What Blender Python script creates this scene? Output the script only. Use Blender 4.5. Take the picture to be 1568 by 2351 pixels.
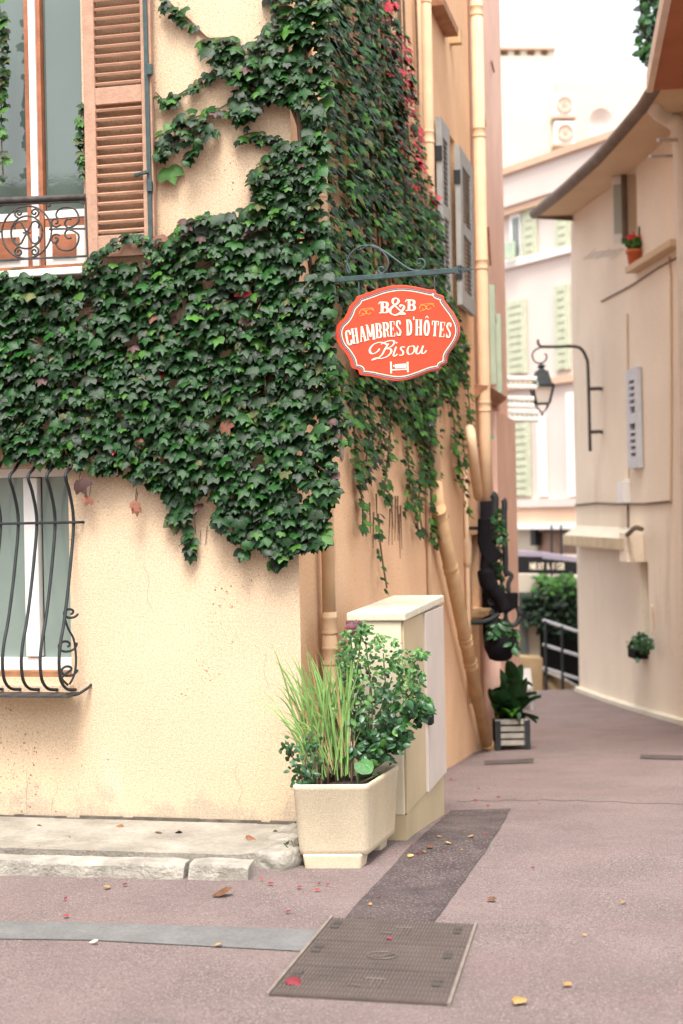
import bpy, bmesh, math, random
from mathutils import Vector, Matrix
random.seed(7)
R = math.radians
scene = bpy.context.scene
for o in list(bpy.data.objects): bpy.data.objects.remove(o)
COL = scene.collection

# ------------------------------------------------------------------ camera
# photograph measured on a 1568 x 2351 grid; focal length 3400 of those pixels
FPX, CX, CY, ROLL, YAW = 3400.0, 784.0, 1175.5, 0.02, R(12.85)
D0 = 7.51
Fw = Vector((-math.sin(YAW), math.cos(YAW), 0)); Rt = Vector((math.cos(YAW), math.sin(YAW), 0)); Up = Vector((0, 0, 1))
CAM = -(Rt * (-100 / FPX * D0) + Fw * D0); CAM.z = 1.65
RI = Rt * math.cos(ROLL) - Up * math.sin(ROLL)
UI = Rt * math.sin(ROLL) + Up * math.cos(ROLL)
cam = bpy.data.cameras.new('camera'); camo = bpy.data.objects.new('camera', cam); COL.objects.link(camo)
cam.sensor_fit = 'VERTICAL'; cam.sensor_height = 36.0; cam.lens = FPX / 2351 * 36.0
M = Matrix((RI, UI, -Fw)).transposed().to_4x4(); M.translation = CAM
camo.matrix_world = M; cam.clip_end = 500; cam.clip_start = 0.05
cam.dof.use_dof = True; cam.dof.focus_distance = 7.2; cam.dof.aperture_fstop = 2.2
scene.camera = camo

# ------------------------------------------------------------------ sky, sun, exposure
SUN_EL, SUN_AZ = R(62), R(172)          # azimuth clockwise from +Y: behind the camera
w = bpy.data.worlds.new('World'); scene.world = w; w.use_nodes = True
nt = w.node_tree; nt.nodes.clear()
out = nt.nodes.new('ShaderNodeOutputWorld'); bg = nt.nodes.new('ShaderNodeBackground'); sky = nt.nodes.new('ShaderNodeTexSky')
hs = nt.nodes.new('ShaderNodeHueSaturation'); hs.inputs['Saturation'].default_value = 0.22
sky.sky_type = 'NISHITA'; sky.sun_disc = False; sky.sun_elevation = SUN_EL; sky.sun_rotation = SUN_AZ
sky.air_density = 1.3; sky.dust_density = 4.0; sky.ozone_density = 1.0
bg.inputs['Strength'].default_value = 0.13
nt.links.new(sky.outputs[0], hs.inputs['Color']); nt.links.new(hs.outputs[0], bg.inputs[0]); nt.links.new(bg.outputs[0], out.inputs[0])
sl = bpy.data.lights.new('sun', 'SUN'); sl.energy = 1.5; sl.angle = R(22); sl.color = (1.0, 0.95, 0.88)
so = bpy.data.objects.new('sun', sl); COL.objects.link(so)
sd = Vector((math.sin(SUN_AZ) * math.cos(SUN_EL), math.cos(SUN_AZ) * math.cos(SUN_EL), math.sin(SUN_EL)))
so.rotation_euler = (-sd).to_track_quat('-Z', 'Y').to_euler(); so.location = (0, -6, 12)
scene.view_settings.view_transform = 'Standard'; scene.view_settings.look = 'None'
scene.view_settings.exposure = 1.62; scene.view_settings.gamma = 1.0; scene.view_settings.use_curve_mapping = False
scene.render.engine = 'CYCLES'

# ------------------------------------------------------------------ photo pixel -> place
def ray(x, y):
    return Fw + RI * ((x - CX) / FPX) + UI * (-(y - CY) / FPX)
def on_plane(x, y, p, n):
    d = ray(x, y); n = Vector(n)
    return CAM + d * ((Vector(p) - CAM).dot(n) / d.dot(n))
def onL(x, y, off=0.0): return on_plane(x, y, (0, -off, 0), (0, 1, 0))     # front wall
def onA(x, y, off=0.0): return on_plane(x, y, (off, 0, 0), (1, 0, 0))      # alley wall
def onZ(x, y, z=0.0): return on_plane(x, y, (0, 0, z), (0, 0, 1))
def atD(x, y, D): return CAM + ray(x, y) * D
def camv(a, b): return (Rt * a + Fw * b).normalized()
def ground_z(X, Y):
    yy = (Y + math.sqrt(Y * Y + .25)) / 2
    if Y < -6: yy = 0
    q = min(yy, 14.0)
    z = -(0.122 * q - 0.0037 * q * q) + 0.03
    if Y < 0: z = min(z, 0.0) * max(0, 1 + Y / 1.0) if Y > -1 else 0.0
    z += 0.035 * max(-1, min(4, X)) * min(1, yy / 6)
    if Y > 14: z -= min(1.9, 0.32 * (Y - 14))
    return z
def onG(x, y, lift=0.0):
    z = 0.0
    for _ in range(40):
        p = onZ(x, y, z)
        z = z + 0.6 * (ground_z(p.x, p.y) + lift - z)
    return p
# right-hand house: wall runs away from the camera, turned a little left
dR = camv(-0.07, 1.0); nR = Vector((dR.y, -dR.x, 0)); 
if nR.dot(CAM - atD(1380, 1000, 19.7)) < 0: nR = -nR
PR = atD(1558, 1175, 16.0)
def onR(x, y, off=0.0): return on_plane(x, y, PR + nR * off, nR)
# far pale house
dF = camv(-0.504, 0.864); PF = atD(1240, 900, 28.0); nF = Vector((dF.y, -dF.x, 0))
if nF.dot(CAM - PF) < 0: nF = -nF
def onF(x, y, off=0.0): return on_plane(x, y, PF + nF * off, nF)

# ------------------------------------------------------------------ materials
MATS = {}
def mat(name, col, rough=0.7, var=0.0, scale=8.0, col2=None, bump=0.0, bscale=60.0, spec=0.35, metal=0.0, detail=5.0, speck=None, stain=None, trans=0.0, rnd=0.0, grain=None, base_dirt=None):
    m = bpy.data.materials.new(name); m.use_nodes = True; t = m.node_tree; b = t.nodes['Principled BSDF']
    b.inputs['Roughness'].default_value = rough; b.inputs['Metallic'].default_value = metal
    b.inputs['Specular IOR Level'].default_value = spec
    L = t.links.new
    geo = t.nodes.new('ShaderNodeNewGeometry')
    c2 = col2 if col2 else tuple(max(0, c * (1 - var)) for c in col)
    c1 = col if col2 else tuple(min(1, c * (1 + var * .6)) for c in col)
    last = None
    if var or col2:
        n = t.nodes.new('ShaderNodeTexNoise'); n.inputs['Scale'].default_value = scale; n.inputs['Detail'].default_value = detail
        L(geo.outputs['Position'], n.inputs['Vector'])
        rmp = t.nodes.new('ShaderNodeValToRGB'); rmp.color_ramp.elements[0].position = .32; rmp.color_ramp.elements[1].position = .7
        rmp.color_ramp.elements[0].color = (*c2, 1); rmp.color_ramp.elements[1].color = (*c1, 1)
        L(n.outputs['Fac'], rmp.inputs[0]); last = rmp.outputs[0]
    else:
        v = t.nodes.new('ShaderNodeRGB'); v.outputs[0].default_value = (*col, 1); last = v.outputs[0]
    def mixin(fac, colr, last):
        mx = t.nodes.new('ShaderNodeMix'); mx.data_type = 'RGBA'
        L(fac, mx.inputs[0]); L(last, mx.inputs[6]); mx.inputs[7].default_value = (*colr, 1)
        return mx.outputs[2]
    for (sc_, lo, hi, colr, stretch) in (stain or []):
        mp = t.nodes.new('ShaderNodeMapping'); mp.inputs['Scale'].default_value = stretch; L(geo.outputs['Position'], mp.inputs['Vector'])
        n = t.nodes.new('ShaderNodeTexNoise'); n.inputs['Scale'].default_value = sc_; n.inputs['Detail'].default_value = 6; n.inputs['Roughness'].default_value = .62
        L(mp.outputs[0], n.inputs['Vector'])
        mr = t.nodes.new('ShaderNodeMapRange'); mr.inputs[1].default_value = lo; mr.inputs[2].default_value = hi; mr.inputs[4].default_value = .85; L(n.outputs['Fac'], mr.inputs[0])
        last = mixin(mr.outputs[0], colr, last)
    if base_dirt:
        z0, hh, colr = base_dirt
        sp = t.nodes.new('ShaderNodeSeparateXYZ'); L(geo.outputs['Position'], sp.inputs[0])
        n = t.nodes.new('ShaderNodeTexNoise'); n.inputs['Scale'].default_value = 5; n.inputs['Detail'].default_value = 7; n.inputs['Roughness'].default_value = .65; L(geo.outputs['Position'], n.inputs['Vector'])
        m1 = t.nodes.new('ShaderNodeMapRange'); m1.inputs[1].default_value = z0; m1.inputs[2].default_value = z0 + hh; m1.inputs[3].default_value = .30; m1.inputs[4].default_value = -.12; L(sp.outputs[2], m1.inputs[0])
        ad = t.nodes.new('ShaderNodeMath'); ad.operation = 'ADD'; L(n.outputs['Fac'], ad.inputs[0]); L(m1.outputs[0], ad.inputs[1])
        m2 = t.nodes.new('ShaderNodeMapRange'); m2.inputs[1].default_value = .62; m2.inputs[2].default_value = .76; m2.inputs[4].default_value = .8; L(ad.outputs[0], m2.inputs[0])
        last = mixin(m2.outputs[0], colr, last)
    for (sc_, th, colr, *uni) in (speck or []):
        vo = t.nodes.new('ShaderNodeTexVoronoi'); vo.inputs['Scale'].default_value = sc_; L(geo.outputs['Position'], vo.inputs['Vector'])
        n = t.nodes.new('ShaderNodeTexNoise'); n.inputs['Scale'].default_value = 1.7; n.inputs['Detail'].default_value = 3; L(geo.outputs['Position'], n.inputs['Vector'])
        mr = t.nodes.new('ShaderNodeMapRange'); mr.inputs[1].default_value = .48; mr.inputs[2].default_value = .62; mr.inputs[3].default_value = th * .8 if uni else 0; mr.inputs[4].default_value = th; L(n.outputs['Fac'], mr.inputs[0])
        lt = t.nodes.new('ShaderNodeMath'); lt.operation = 'LESS_THAN'; L(vo.outputs['Distance'], lt.inputs[0]); L(mr.outputs[0], lt.inputs[1])
        last = mixin(lt.outputs[0], colr, last)
    for (gsc, amt) in (grain or []):
        n = t.nodes.new('ShaderNodeTexNoise'); n.inputs['Scale'].default_value = gsc; n.inputs['Detail'].default_value = 2.5; n.inputs['Roughness'].default_value = .7
        L(geo.outputs['Position'], n.inputs['Vector'])
        mr = t.nodes.new('ShaderNodeMapRange'); mr.inputs[1].default_value = .3; mr.inputs[2].default_value = .7; mr.inputs[3].default_value = 1 - amt; mr.inputs[4].default_value = 1 + amt; L(n.outputs['Fac'], mr.inputs[0])
        h = t.nodes.new('ShaderNodeHueSaturation'); L(mr.outputs[0], h.inputs['Value']); L(last, h.inputs['Color']); last = h.outputs[0]
    if rnd:
        oi = t.nodes.new('ShaderNodeObjectInfo'); h = t.nodes.new('ShaderNodeHueSaturation')
        mr = t.nodes.new('ShaderNodeMapRange'); mr.inputs[3].default_value = 1 - rnd; mr.inputs[4].default_value = 1 + rnd; L(oi.outputs['Random'], mr.inputs[0])
        L(mr.outputs[0], h.inputs['Value']); L(last, h.inputs['Color']); last = h.outputs[0]
    L(last, b.inputs['Base Color'])
    if bump:
        n = t.nodes.new('ShaderNodeTexNoise'); n.inputs['Scale'].default_value = bscale; n.inputs['Detail'].default_value = 6; n.inputs['Roughness'].default_value = .65
        L(geo.outputs['Position'], n.inputs['Vector'])
        bp = t.nodes.new('ShaderNodeBump'); bp.inputs['Strength'].default_value = min(1, bump); bp.inputs['Distance'].default_value = 0.02
        L(n.outputs['Fac'], bp.inputs['Height']); L(bp.outputs[0], b.inputs['Normal'])
    if trans:
        b.inputs['Transmission Weight'].default_value = trans
    MATS[name] = m
    return m

G_DIRT = (0.30, 0.22, 0.15)
mat('front_stucco', (.665, .50, .345), .92, .09, 1.3, bump=.45, bscale=150, spec=.08, base_dirt=(.07, .30, (.42, .35, .27)), grain=[(75, .16), (150, .10)],
    speck=[(26, .15, (.32, .14, .09)), (48, .20, (.45, .26, .16)), (90, .22, (.56, .37, .24), 1)],
    stain=[(1.1, .54, .80, (.55, .345, .205), (1, 1, .55)), (2.6, .62, .80, (.56, .52, .46), (1, 1, .8))])
mat('side_stucco', (.75, .475, .285), .92, .10, 1.6, grain=[(60, .13)], bump=.45, bscale=130, spec=.12,
    speck=[(30, .13, (.28, .12, .06))], stain=[(1.6, .55, .78, (.72, .50, .33), (1, 1, .35)), (4, .66, .8, (.42, .22, .12), (1, 1, .25))])
mat('pink_stucco', (.74, .49, .39), .9, .12, 1.5, bump=.4, bscale=70, spec=.12, stain=[(1.0, .5, .8, (.74, .55, .46), (1, 1, .4))])
mat('right_stucco', (.83, .72, .575), .92, .08, .8, grain=[(45, .07)], bump=.5, bscale=60, spec=.1, stain=[(1.5, .60, .82, (.55, .43, .29), (1, 1, .22)), (.6, .5, .8, (.79, .67, .53), (1, 1, 1))])
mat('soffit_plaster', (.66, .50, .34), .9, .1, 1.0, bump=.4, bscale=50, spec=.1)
mat('far_stucco', (.66, .56, .505), .9, .06, .6, spec=.1)
mat('far_band', (.62, .42, .30), .9, .08, 1.5, spec=.1)
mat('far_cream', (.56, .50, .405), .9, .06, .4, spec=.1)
mat('white_paint', (.80, .78, .74), .55, .07, 6, spec=.3)
mat('white_plastic', (.78, .77, .74), .4, .04, 3)
mat('green_shutter', (.44, .53, .40), .6, .12, 5, spec=.2)
mat('far_green_shutter', (.50, .52, .385), .6, .10, 5, spec=.2)
mat('asphalt', (.285, .218, .203), .95, 0, 2.2, (.225, .172, .162), grain=[(60, .13), (20, .05)], bump=.9, bscale=170, spec=.12, detail=9,
    stain=[(.9, .52, .74, (.27, .185, .175), (.5, 2.2, 1)), (2.5, .6, .8, (.18, .148, .143), (.6, 2.0, 1))], speck=[(75, .30, (.36, .295, .28), 1), (90, .30, (.125, .10, .096), 1)])
mat('patch_asphalt', (.155, .120, .115), .95, 0, 5, (.090, .070, .070), grain=[(60, .2)], bump=1, bscale=120, spec=.15, detail=9,
    stain=[(3, .55, .75, (.19, .14, .135), (1, 1, 1))], speck=[(60, .3, (.24, .19, .18), 1), (80, .3, (.05, .04, .04), 1)])
mat('grey_asphalt', (.205, .20, .195), .95, .2, 6, grain=[(60, .12)], bump=.8, bscale=160, spec=.12, detail=8, speck=[(120, .2, (.28, .26, .26))])
mat('pavement_concrete', (.38, .345, .29), .95, .26, 5, grain=[(50, .12)], bump=.9, bscale=80, spec=.12, detail=9, stain=[(2.2, .5, .75, (.22, .195, .155), (1, 2, 1)), (7, .6, .8, (.44, .40, .34), (1, 1, 1))])
mat('kerb_stone', (.38, .35, .30), .9, .30, 9, bump=1, bscale=45, spec=.15, detail=9, stain=[(6, .55, .75, (.20, .18, .15), (1, 1, 2))])
mat('joint_dirt', (.13, .11, .085), .95, .4, 15, bump=.5)
mat('shutter_wood', (.46, .275, .19), .78, 0, 14, (.36, .215, .15), grain=[(60, .08)], bump=.25, bscale=90, spec=.25)
mat('shutter_slat', (.50, .285, .19), .78, 0, 14, (.40, .22, .14), bump=.2, bscale=90, spec=.25)
mat('orange_wood', (.36, .135, .07), .6, .25, 10, bump=.2, spec=.3)
mat('brown_sill', (.34, .16, .08), .75, .3, 12, bump=.3)
mat('grey_shutter', (.33, .33, .31), .7, .15, 9, bump=.2)
mat('iron_dark', (.014, .018, .02), .6, .4, 18, bump=.25, bscale=130, spec=.45)
mat('iron_green', (.035, .065, .065), .5, .35, 22, bump=.25, bscale=130, spec=.45)
mat('iron_rust', (.055, .045, .04), .65, .4, 25, bump=.3, spec=.4)
mat('black_cloth', (.007, .006, .008), .85, .3, 10, bump=.3, spec=.12)
mat('glass_pane', (.23, .29, .26), .04, .10, 1.0, spec=.9, bump=.02, bscale=6)
mat('glass_upper', (.085, .115, .10), .03, .15, .9, spec=1.0, bump=.02, bscale=6)
mat('curtain', (.40, .46, .40), .9, .1, 3)
mat('cream_pipe', (.66, .455, .285), .8, .10, 5, bump=.15, spec=.3)
mat('tan_pipe', (.56, .37, .20), .85, .2, 4, bump=.25, spec=.12, stain=[(3, .5, .75, (.40, .24, .12), (1, 1, .4))])
mat('white_pipe', (.68, .60, .50), .5, .08, 4, spec=.3)
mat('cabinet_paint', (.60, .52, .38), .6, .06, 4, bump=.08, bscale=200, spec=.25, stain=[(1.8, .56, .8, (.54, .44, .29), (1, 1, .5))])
mat('cabinet_side_shaded', (.46, .36, .225), .65, .07, 4, bump=.08, bscale=200, spec=.2)  # darker copy of the cabinet beige: side-face shade put into the colour
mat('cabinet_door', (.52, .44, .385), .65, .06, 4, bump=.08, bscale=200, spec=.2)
mat('lid_concrete', (.56, .50, .385), .75, .12, 16, grain=[(90, .12)], bump=.15, bscale=140, stain=[(7, .55, .75, (.44, .38, .27), (1, 1, 1))])
mat('planter_concrete', (.58, .49, .355), .85, .08, 5, grain=[(90, .10)], bump=.35, bscale=190, spec=.2, stain=[(2.6, .55, .78, (.50, .38, .22), (1, 1, .4))], speck=[(130, .22, (.50, .38, .25))])
mat('soil', (.035, .026, .02), .95, .5, 30, bump=1, bscale=60)
mat('sign_red', (.66, .058, .024), .42, .05, 6, spec=.4, bump=.06, bscale=300)
mat('sign_brown', (.17, .05, .04), .5, .1, 6)
mat('sign_cream', (.83, .72, .55), .5, .05, 9)
mat('sign_gold', (.75, .38, .07), .5, .05, 9)
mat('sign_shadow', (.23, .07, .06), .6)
mat('stem_brown', (.15, .09, .055), .85, .3, 20)
mat('stem_green', (.10, .13, .05), .8, .3, 20)
LEAFM = ['leaf_deep', 'leaf_mid', 'leaf_dusk', 'leaf_bright', 'leaf_olive', 'leaf_plum', 'leaf_red', 'leaf_rust']
for n_, c_, r_ in (('leaf_deep', (.007, .037, .006), .38), ('leaf_mid', (.012, .064, .008), .36), ('leaf_dusk', (.013, .028, .010), .34), ('leaf_bright', (.045, .135, .014), .42),
                   ('leaf_olive', (.085, .095, .028), .5), ('leaf_plum', (.085, .042, .036), .45), ('leaf_red', (.42, .035, .045), .45), ('leaf_rust', (.19, .075, .045), .6)):
    mat(n_, c_, r_ + .04, .28, 25, spec=.27, rnd=.22, bump=.2, bscale=110)
mat('rose_leaf_dark', (.022, .078, .026), .4, .3, 30, spec=.45, rnd=.3)
mat('rose_leaf_light', (.075, .19, .035), .45, .3, 30, spec=.45, rnd=.3)
mat('blade_green', (.20, .35, .10), .5, .25, 16, spec=.4, rnd=.2)
mat('blade_straw', (.42, .30, .13), .6, .3, 16, rnd=.2)
mat('stalk_mauve', (.34, .215, .16), .7, .35, 30, rnd=.25)
mat('big_leaf', (.03, .125, .02), .4, .25, 14, spec=.5, bump=.5, bscale=40)
mat('petal_plum', (.12, .03, .045), .6, .4, 30)
mat('petal_red', (.75, .03, .03), .5, .2, 30)
mat('pale_grey_blue', (.56, .58, .60), .6, .08, 6)
mat('terracotta', (.62, .17, .07), .7, .12, 9)
mat('fall_red', (.24, .025, .038), .6, .3, 40, rnd=.4)
mat('fall_brown', (.19, .085, .04), .7, .4, 40, rnd=.4)
mat('fall_yellow', (.42, .24, .08), .6, .3, 40, rnd=.3)
mat('fall_pale', (.66, .52, .38), .7, .2, 30, rnd=.2)
mat('manhole_iron', (.115, .085, .075), .75, 0, 3.5, (.078, .060, .055), spec=.3, metal=.25, bump=.4, bscale=90)
mat('manhole_rib', (.135, .110, .097), .6, .2, 8, spec=.35, metal=.3)
mat('manhole_edge', (.26, .22, .19), .55, .2, 20, metal=.4)
mat('ochre_wall', (.38, .27, .15), .9, .2, 3)
mat('hole_black', (.006, .006, .006), .9)
mat('weathered_wood', (.36, .33, .28), .85, .25, 12, bump=.4, bscale=60)
mat('awning_black', (.010, .009, .011), .8, .2, 5)
mat('awning_mauve', (.30, .26, .33), .7, .1, 3)
mat('awning_canvas', (.68, .62, .50), .85, .1, 3, stain=[(3, .55, .75, (.45, .36, .22), (1, 1, 1))])
mat('awning_valance', (.56, .45, .29), .85, .18, 6)
mat('brick_brown', (.30, .20, .15), .85, .2, 5)
mat('roof_brown', (.165, .12, .09), .7, .25, 5, bump=.3, bscale=30)
mat('soffit_red', (.36, .115, .045), .75, .12, 3)
mat('fascia', (.66, .52, .42), .6, .1, 4)
mat('steel_pale', (.45, .44, .45), .4, .1, 9, metal=.3)
mat('hedge_leaf', (.04, .13, .018), .55, .35, 9, spec=.3)
mat('hedge_leaf_shaded', (.007, .024, .008), .55, .35, 9, spec=.3)
mat('teal_sign', (.03, .45, .30), .5)
mat('lamp_black', (.012, .018, .022), .45, .3, 20, spec=.5)
mat('lamp_glass', (.80, .74, .66), .25, .05, 5, spec=.5)
mat('grey_plastic', (.42, .42, .42), .5, .1, 8)
mat('interior_dark', (.012, .012, .012), .9)
mat('interior_grey', (.10, .11, .10), .9, .3, 1.2)

# ------------------------------------------------------------------ mesh helpers
class MB:
    def __init__(s): s.v = []; s.f = []; s.mi = []; s.cur = 0
    def add(s, vs, fs):
        b = len(s.v); s.v += [tuple(p) for p in vs]
        for f in fs: s.f.append(tuple(b + i for i in f)); s.mi.append(s.cur)
        return s
    def quad(s, a, b, c, d): return s.add([a, b, c, d], [(0, 1, 2, 3)])
    def hexa(s, p):      # 8 points: bottom ring 0-3, top ring 4-7
        return s.add(p, [(3, 2, 1, 0), (4, 5, 6, 7), (0, 1, 5, 4), (1, 2, 6, 5), (2, 3, 7, 6), (3, 0, 4, 7)])
    def box(s, lo, hi):
        x0, y0, z0 = lo; x1, y1, z1 = hi
        return s.hexa([(x0, y0, z0), (x1, y0, z0), (x1, y1, z0), (x0, y1, z0), (x0, y0, z1), (x1, y0, z1), (x1, y1, z1), (x0, y1, z1)])
    def obox(s, c, ax, ay, az):   # oriented box, half axes
        c, ax, ay, az = map(Vector, (c, ax, ay, az))
        return s.hexa([c - ax - ay - az, c + ax - ay - az, c + ax + ay - az, c - ax + ay - az, c - ax - ay + az, c + ax - ay + az, c + ax + ay + az, c - ax + ay + az])
    def prism(s, poly, vec):      # poly list of points extruded by vec
        n = len(poly); vec = Vector(vec); a = [Vector(p) for p in poly]; b = [p + vec for p in a]
        return s.add(a + b, [tuple(range(n - 1, -1, -1)), tuple(range(n, 2 * n))] + [(i, (i + 1) % n, n + (i + 1) % n, n + i) for i in range(n)])
    def tube(s, pts, r, n=8, cap=True, flat=None):
        pts = [Vector(p) for p in pts]; m = len(pts)
        rs = r if isinstance(r, (list, tuple)) else [r] * m
        prev = None; rings = []
        for i, p in enumerate(pts):
            t = (pts[min(i + 1, m - 1)] - pts[max(i - 1, 0)])
            t = t.normalized() if t.length > 1e-9 else Vector((0, 0, 1))
            if prev is None:
                a = Vector((0, 0, 1)) if abs(t.z) < .9 else Vector((1, 0, 0))
                u = (a - t * a.dot(t)).normalized()
            else:
                u = prev - t * prev.dot(t)
                u = u.normalized() if u.length > 1e-6 else t.orthogonal().normalized()
            prev = u; v = t.cross(u)
            rings.append([p + (u * math.cos(2 * math.pi * k / n) + v * math.sin(2 * math.pi * k / n)) * rs[i] for k in range(n)])
        vs = [q for g in rings for q in g]
        fs = [(i * n + k, i * n + (k + 1) % n, (i + 1) * n + (k + 1) % n, (i + 1) * n + k) for i in range(m - 1) for k in range(n)]
        if cap: fs += [tuple(range(n - 1, -1, -1)), tuple((m - 1) * n + k for k in range(n))]
        return s.add(vs, fs)
    def lathe(s, base, prof, n=20, ax=None):   # prof (r, z)
        base = Vector(base); vs = []
        for (r, z) in prof:
            for k in range(n): vs.append(base + Vector((r * math.cos(2 * math.pi * k / n), r * math.sin(2 * math.pi * k / n), z)))
        m = len(prof)
        fs = [(i * n + k, i * n + (k + 1) % n, (i + 1) * n + (k + 1) % n, (i + 1) * n + k) for i in range(m - 1) for k in range(n)]
        fs += [tuple(range(n - 1, -1, -1)), tuple((m - 1) * n + k for k in range(n))]
        return s.add(vs, fs)
    def mesh(s, name, m, smooth=False):
        me = bpy.data.meshes.new(name); me.from_pydata(s.v, [], s.f)
        for q in (m if isinstance(m, (list, tuple)) else [m]): me.materials.append(MATS[q])
        me.polygons.foreach_set('material_index', s.mi)
        if smooth: me.polygons.foreach_set('use_smooth', [True] * len(me.polygons))
        me.update(); return me
    def build(s, name, m, parent=None, smooth=False, kind=None):
        return link(name, s.mesh(name, m, smooth), parent, kind)
def origin(o):
    v = Vector((0, 0, 0))
    while o: v += o.location; o = o.parent
    return v
def link(name, me, parent=None, kind=None, mtx=None):
    o = bpy.data.objects.new(name, me); COL.objects.link(o)
    T = Matrix.Translation(-origin(parent)) if parent else Matrix.Identity(4)
    if parent: o.parent = parent
    o.matrix_basis = T @ (mtx if mtx else Matrix.Identity(4))
    if kind: o['kind'] = kind
    return o
def tag(o, label, cat=None, group=None, kind=None):
    o['label'] = label
    if cat: o['category'] = cat
    if group: o['group'] = group
    if kind: o['kind'] = kind
    return o
def thing(name, loc, label, cat, group=None):
    o = bpy.data.objects.new(name, None); COL.objects.link(o); o.location = Vector(loc); o.empty_display_size = .1
    return tag(o, label, cat, group)
def struct(name, mb, m, label, cat, parent=None, smooth=False):
    return tag(mb.build(name, m, parent, smooth), label, cat, kind='structure')
def bevel(o, w_=.01, seg=2):
    md = o.modifiers.new('bevel', 'BEVEL'); md.width = w_; md.segments = seg; md.limit_method = 'ANGLE'; return o
def spline(pts, n=8):    # Catmull-Rom through points
    P = [Vector(p) for p in pts]; P = [P[0] * 2 - P[1]] + P + [P[-1] * 2 - P[-2]]; o = []
    for i in range(1, len(P) - 2):
        for k in range(n):
            t = k / n; a, b, c, d = P[i - 1:i + 3]
            o.append(.5 * ((2 * b) + (c - a) * t + (2 * a - 5 * b + 4 * c - d) * t * t + (3 * b - a - 3 * c + d) * t ** 3))
    return o + [P[-2]]
def inpoly(x, y, poly):
    r = False; j = len(poly) - 1
    for i in range(len(poly)):
        xi, yi = poly[i]; xj, yj = poly[j]
        if (yi > y) != (yj > y) and x < (xj - xi) * (y - yi) / (yj - yi) + xi: r = not r
        j = i
    return r
def spiral(c, r0, r1, a0, turns, n=22):   # 2D points
    return [(c[0] + (r0 + (r1 - r0) * i / n) * math.cos(a0 + turns * 2 * math.pi * i / n), c[1] + (r0 + (r1 - r0) * i / n) * math.sin(a0 + turns * 2 * math.pi * i / n)) for i in range(n + 1)]
def wall_grid(mb, origin_, du, n_, u0, u1, z0, z1, holes, depth):
    # wall face in plane through origin_, horizontal dir du, outward normal n_; holes (ua,ub,za,zb) with reveals of given depth
    du, n_, origin_ = Vector(du), Vector(n_), Vector(origin_)
    us = sorted({u0, u1, *[h[0] for h in holes], *[h[1] for h in holes]}); zs = sorted({z0, z1, *[h[2] for h in holes], *[h[3] for h in holes]})
    us = [u for u in us if u0 <= u <= u1]; zs = [z for z in zs if z0 <= z <= z1]
    P = lambda u, z, d=0: origin_ + du * u + Up * z - n_ * d
    for i in range(len(us) - 1):
        for j in range(len(zs) - 1):
            um, zm = (us[i] + us[i + 1]) / 2, (zs[j] + zs[j + 1]) / 2
            if any(h[0] < um < h[1] and h[2] < zm < h[3] for h in holes): continue
            mb.quad(P(us[i], zs[j]), P(us[i + 1], zs[j]), P(us[i + 1], zs[j + 1]), P(us[i], zs[j + 1]))
    for (a, b, c, d) in holes:
        mb.quad(P(a, c), P(a, d), P(a, d, depth), P(a, c, depth)); mb.quad(P(b, c, depth), P(b, d, depth), P(b, d), P(b, c))
        mb.quad(P(a, d), P(b, d), P(b, d, depth), P(a, d, depth)); mb.quad(P(a, c, depth), P(b, c, depth), P(b, c), P(a, c))
    return mb

# ================================================================== THE SETTING
def axis(vals):
    o = []
    for a, b, st in vals:
        n = max(1, int(round((b - a) / st))); o += [a + (b - a) * i / n for i in range(n)]
    return o + [vals[-1][1]]
xs = axis([(-90, -14, 12), (-14, -4, 2), (-4, 6, .25), (6, 14, 2), (14, 90, 12)])
ys = axis([(-90, -14, 12), (-14, -6, 2), (-6, 22, .25), (22, 40, 3), (40, 120, 16)])
g = MB(); nx = len(xs)
g.v = [(x, y, ground_z(x, y) ) for y in ys for x in xs]
for j in range(len(ys) - 1):
    for i in range(nx - 1):
        g.f.append((j * nx + i, j * nx + i + 1, (j + 1) * nx + i + 1, (j + 1) * nx + i)); g.mi.append(0)
struct('street', g, 'asphalt', 'worn mauve grey asphalt of the street and sloping alley', 'street', smooth=True)

def ground_sheet(poly, lift, step=6):
    # polygon in photo pixels laid on the ground as a fan of small quads between left and right borders
    L_, R_ = poly
    mb = MB(); rows = []
    def samp(P, t):
        f = t * (len(P) - 1); i = min(int(f), len(P) - 2); k = f - i
        return (P[i][0] + (P[i + 1][0] - P[i][0]) * k, P[i][1] + (P[i + 1][1] - P[i][1]) * k)
    N, Mx = 26, 8
    for i in range(N + 1):
        a, b = samp(L_, i / N), samp(R_, i / N)
        row = []
        for k in range(Mx + 1):
            t = k / Mx; x, y = a[0] + (b[0] - a[0]) * t, a[1] + (b[1] - a[1]) * t
            j = random.uniform(-2, 2) if k in (0, Mx) else 0
            p = onG(x + j, y, 0); p.z += lift; row.append(p)
        rows.append(row)
    for i in range(N):
        for k in range(Mx): mb.quad(rows[i][k], rows[i][k + 1], rows[i + 1][k + 1], rows[i + 1][k])
    return mb
struct('asphalt_patch', ground_sheet(([(778, 2125), (850, 2045), (935, 1952), (1000, 1893), (1035, 1862)], [(990, 2130), (1050, 2045), (1110, 1962), (1150, 1900), (1172, 1858)]), .005),
       'patch_asphalt', 'dark filled trench strip running from the cover towards the alley', 'asphalt patch', smooth=True)
struct('asphalt_band', ground_sheet(([(-700, 2106), (200, 2120), (735, 2137)], [(-700, 2148), (200, 2160), (700, 2186)]), .004),
       'grey_asphalt', 'grey asphalt band crossing the mauve street', 'asphalt band', smooth=True)
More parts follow.
